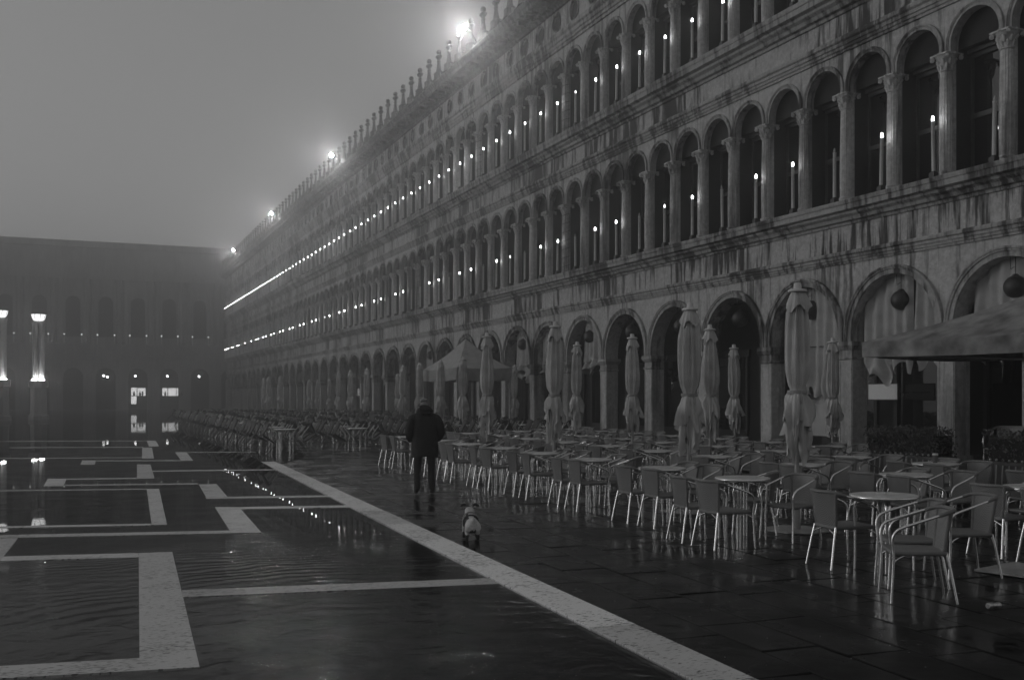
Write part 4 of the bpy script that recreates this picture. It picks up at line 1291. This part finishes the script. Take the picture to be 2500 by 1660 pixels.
m = MB(); m.lathe([(0.045, 0), (0.055, 0.012), (0.05, 0.014), (0.042, 0.005)], 16); put('dish', m.mesh('dish', 'table_top'), o)
o = tag(empty('crushed_can', (6.73, 6.06, 0.030), 0.4), 'crushed drink can lying on the wet paving at the right', 'can')
m = MB(); m.lathe([(0.026, -0.058), (0.031, -0.052), (0.030, -0.02), (0.021, 0.0), (0.027, 0.022), (0.031, 0.045), (0.026, 0.055)], 14, sy=0.8)
b_ = put('body', m.mesh('body', 'can_metal'), o, rot=(R(90), 0.3, R(60)))
m = MB(); m.lathe([(0.024, 0.054), (0.018, 0.0575), (0.01, 0.0572)], 14); put('lid', m.mesh('lid', 'paper'), b_)
lr = random.Random(9); m = MB()
for k in range(170):
    a, b = lr.uniform(3.55, 8.2), lr.uniform(4.0, 14)
    x, yy = al(a, b); s_ = lr.uniform(0.004, 0.013); r_ = lr.uniform(0, 3.1); c, s = math.cos(r_), math.sin(r_)
    z = 0.009
    m.poly([(x - c * s_, yy - s * s_, z), (x + s * s_ * 0.4, yy - c * s_ * 0.4, z + 0.002), (x + c * s_, yy + s * s_, z), (x - s * s_ * 0.4, yy + c * s_ * 0.4, z + 0.003)])
tag(put('litter', m.mesh('litter', 'paper')), 'scraps and crumbs scattered on the wet slabs', kind='stuff')

# ================================================================== THE MAN AND THE DOG
def skin_mesh(name, V_, E_, Rr, sub=2, root=0):
    me = bpy.data.meshes.new(name + '_sk'); me.from_pydata(V_, E_, []); me.update()
    ob = bpy.data.objects.new(name + '_sk', me); COL.objects.link(ob)
    md = ob.modifiers.new('s', 'SKIN'); md.use_smooth_shade = True
    sv = me.skin_vertices[0].data
    for i, r in enumerate(Rr):
        sv[i].radius = r if isinstance(r, tuple) else (r, r)
        sv[i].use_root = (i == root)
    ss = ob.modifiers.new('ss', 'SUBSURF'); ss.levels = sub; ss.render_levels = sub
    dg = bpy.context.evaluated_depsgraph_get(); dg.update()
    nm = bpy.data.meshes.new_from_object(ob.evaluated_get(dg)); nm.name = name
    bpy.data.objects.remove(ob); bpy.data.meshes.remove(me)
    nm.polygons.foreach_set('use_smooth', [True] * len(nm.polygons))
    nm.materials.clear()
    return nm
man = tag(empty('person', (5.5, 17.0, 0.004), R(-10)), 'person walking away in a long dark hooded coat and dark trousers', 'person')
# faces +Y; left foot trailing with the heel up, right foot planted
Vb = [(0, 0, 0.86), (0, 0.01, 1.05), (0, 0.0, 1.25), (0, 0.01, 1.38), (0, 0.05, 1.46), (0, 0.09, 1.53), (0, 0.11, 1.61),
      (-0.10, 0.0, 0.80), (-0.135, -0.02, 0.46), (-0.15, -0.15, 0.13), (-0.155, -0.03, 0.04),
      (0.10, 0.0, 0.80), (0.125, 0.06, 0.45), (0.135, 0.06, 0.10), (0.145, 0.20, 0.04),
      (-0.19, 0.0, 1.34), (-0.26, -0.04, 1.10), (-0.20, 0.15, 0.93),
      (0.19, 0.0, 1.34), (0.26, -0.04, 1.10), (0.20, 0.15, 0.93)]
Eb = [(0, 1), (1, 2), (2, 3), (3, 4), (4, 5), (5, 6), (0, 7), (7, 8), (8, 9), (9, 10), (0, 11), (11, 12), (12, 13), (13, 14), (3, 15), (15, 16), (16, 17), (3, 18), (18, 19), (19, 20)]
Rb = [(0.15, 0.11), (0.14, 0.10), (0.16, 0.11), (0.11, 0.085), (0.055, 0.055), (0.078, 0.09), (0.06, 0.075),
      0.098, 0.070, 0.060, 0.035, 0.098, 0.070, 0.062, 0.035, 0.065, 0.05, 0.035, 0.065, 0.05, 0.035]
bm_ = skin_mesh('body', Vb, Eb, Rb)
bm_.materials.append(MATS['trousers']); bm_.materials.append(MATS['skin'])
for p in bm_.polygons: p.material_index = 1 if p.center.z > 1.42 or (p.center.z < 1.0 and abs(p.center.x) > 0.16 and p.center.y > 0.12 and p.center.z > 0.7) else 0
body = put('body', bm_, man)
# long coat, open hem, bent sleeves with the hands in the front pockets
cr_ = random.Random(4)
m = MB(); rows = []; N = 40
for z, rx, ry, yo in ((0.66, 0.235, 0.185, -0.01), (0.69, 0.238, 0.188, -0.01), (0.80, 0.232, 0.18, -0.01), (0.92, 0.225, 0.172, -0.005), (1.02, 0.222, 0.165, 0), (1.12, 0.228, 0.165, 0.0), (1.22, 0.236, 0.165, 0.0), (1.31, 0.235, 0.155, 0.0), (1.37, 0.205, 0.135, 0.01), (1.415, 0.14, 0.11, 0.03), (1.45, 0.09, 0.09, 0.045)):
    row = []
    for k in range(N):
        a = 2 * PI * k / N
        q = 1 + 0.025 * math.sin(a * 5 + z * 9) + 0.02 * math.sin(a * 9 - z * 14) + (0.03 * math.sin(a * 6) if z < 0.75 else 0)
        row.append((rx * q * math.cos(a), yo + ry * q * math.sin(a), z + (0.02 * math.sin(a * 3) if z < 0.68 else 0)))
    rows.append(row)
m.grid(rows, True, True); coat = put('coat', m.mesh('coat', 'coat'), man)
for sg in (-1, 1):
    sm = skin_mesh('sleeve', [(0.15 * sg, 0.0, 1.36), (0.215 * sg, -0.01, 1.31), (0.268 * sg, -0.045, 1.18), (0.285 * sg, -0.05, 1.07), (0.262 * sg, 0.04, 0.98), (0.215 * sg, 0.15, 0.935)], [(0, 1), (1, 2), (2, 3), (3, 4), (4, 5)], [0.07, 0.088, 0.082, 0.076, 0.068, 0.055])
    sm.materials.append(MATS['coat']); put('sleeve', sm, coat)
hm_ = skin_mesh('hood', [(0, -0.10, 1.39), (0, -0.105, 1.47), (0, -0.05, 1.555), (-0.105, 0.0, 1.44), (0.105, 0.0, 1.44), (-0.085, 0.10, 1.45), (0.085, 0.10, 1.45), (-0.09, -0.06, 1.49), (0.09, -0.06, 1.49)], [(0, 1), (1, 2), (0, 3), (0, 4), (3, 5), (4, 6), (1, 7), (1, 8)], [(0.12, 0.08), (0.125, 0.085), (0.085, 0.05), 0.07, 0.07, 0.05, 0.05, 0.055, 0.055])
hm_.materials.append(MATS['coat']); put('hood', hm_, coat)
hs = skin_mesh('hair', [(0, 0.06, 1.60), (0, 0.085, 1.635), (0, 0.14, 1.635)], [(0, 1), (1, 2)], [(0.072, 0.06), (0.072, 0.045), (0.05, 0.04)])
hs.materials.append(MATS['hair_grey']); put('hair', hs, man)
for sg in (-1, 1):
    m = MB(); m.ball((0.083 * sg, 0.10, 1.555), 0.022, 8, 6, 1.4); put('ear', m.mesh('ear', 'skin'), man)
m = MB(); m.ball((0, 0.185, 1.555), 0.018, 8, 6); put('nose', m.mesh('nose', 'skin'), man)
m = MB(); m.tube([(-0.088, 0.09, 1.567), (-0.085, 0.16, 1.57), (-0.04, 0.19, 1.57), (0.04, 0.19, 1.57), (0.085, 0.16, 1.57), (0.088, 0.09, 1.567)], 0.004, 5); put('glasses', m.mesh('glasses', 'black_metal'), man)
s1 = skin_mesh('shoe', [(-0.152, -0.17, 0.16), (-0.155, -0.12, 0.09), (-0.157, 0.0, 0.035)], [(0, 1), (1, 2)], [(0.05, 0.045), (0.052, 0.05), (0.045, 0.03)])
s2 = skin_mesh('shoe', [(0.137, 0.02, 0.055), (0.14, 0.11, 0.05), (0.148, 0.24, 0.034)], [(0, 1), (1, 2)], [(0.05, 0.05), (0.052, 0.045), (0.045, 0.03)])
for s_ in (s1, s2):
    s_.materials.append(MATS['shoe']); put('shoe', s_, man)

dog = tag(empty('dog', (4.27, 11.4, 0.002), R(-15)), 'small pale stocky dog with dark ears and harness trotting after the man', 'dog')
Vd = [(0, -0.15, 0.205), (0, -0.05, 0.205), (0, 0.08, 0.21), (0, 0.17, 0.235), (0, 0.23, 0.305), (0, 0.28, 0.345), (0, 0.345, 0.325),
      (-0.07, -0.14, 0.15), (-0.080, -0.10, 0.115), (-0.083, -0.165, 0.075), (-0.083, -0.155, 0.02), (-0.083, -0.125, 0.014),
      (0.07, -0.14, 0.15), (0.080, -0.07, 0.115), (0.083, -0.13, 0.075), (0.083, -0.115, 0.02), (0.083, -0.085, 0.014),
      (-0.08, 0.16, 0.16), (-0.088, 0.15, 0.10), (-0.095, 0.19, 0.02), (-0.095, 0.22, 0.014),
      (0.08, 0.16, 0.16), (0.088, 0.17, 0.10), (0.092, 0.12, 0.025), (0.092, 0.145, 0.016),
      (0, -0.19, 0.262), (0.012, -0.205, 0.290), (0.014, -0.18, 0.302)]
Ed = [(0, 1), (1, 2), (2, 3), (3, 4), (4, 5), (5, 6), (0, 7), (7, 8), (8, 9), (9, 10), (10, 11), (0, 12), (12, 13), (13, 14), (14, 15), (15, 16), (3, 17), (17, 18), (18, 19), (19, 20), (3, 21), (21, 22), (22, 23), (23, 24), (0, 25), (25, 26), (26, 27)]
Rd = [(0.088, 0.075), (0.09, 0.08), (0.105, 0.09), (0.105, 0.09), (0.075, 0.07), (0.085, 0.075), (0.05, 0.04),
      0.060, 0.038, 0.026, 0.024, 0.022, 0.068, 0.045, 0.026, 0.024, 0.022, 0.05, 0.032, 0.027, 0.024, 0.05, 0.032, 0.027, 0.024, 0.025, 0.018, 0.012]
dm = skin_mesh('body', Vd, Ed, Rd)
dm.materials.append(MATS['fur_pale']); dm.materials.append(MATS['fur_dark'])
for p in dm.polygons:
    c = p.center
    dark = (c.z < 0.085) or c.y > 0.32 or (c.x < -0.05 and -0.06 < c.y < 0.13) or (c.x > 0.04 and 0.0 < c.y < 0.07) or (c.z < 0.14 and abs(c.x) < 0.05) or (c.z < 0.16 and -0.03 < c.y < 0.12)
    p.material_index = 1 if dark else 0
put('body', dm, dog)
dog.scale = (0.80, 0.9, 0.93)
for sg in (-1, 1):
    em = skin_mesh('ear', [(0.05 * sg, 0.27, 0.405), (0.095 * sg, 0.255, 0.425), (0.145 * sg, 0.25, 0.40)], [(0, 1), (1, 2)], [(0.035, 0.022), (0.042, 0.018), (0.018, 0.010)])
    em.materials.append(MATS['fur_dark']); put('ear', em, dog)
for yy, zc_, rx, rz_ in ((0.09, 0.21, 0.112, 0.098), (0.17, 0.24, 0.110, 0.098)):
    m = MB(); m.tube([(rx * math.cos(2 * PI * k / 24), yy - 0.03 * math.sin(2 * PI * k / 24), zc_ + rz_ * math.sin(2 * PI * k / 24)) for k in range(25)], 0.010, 6); put('harness_strap', m.mesh('harness_strap', 'fur_dark' if yy < 0.15 else 'harness'), dog)
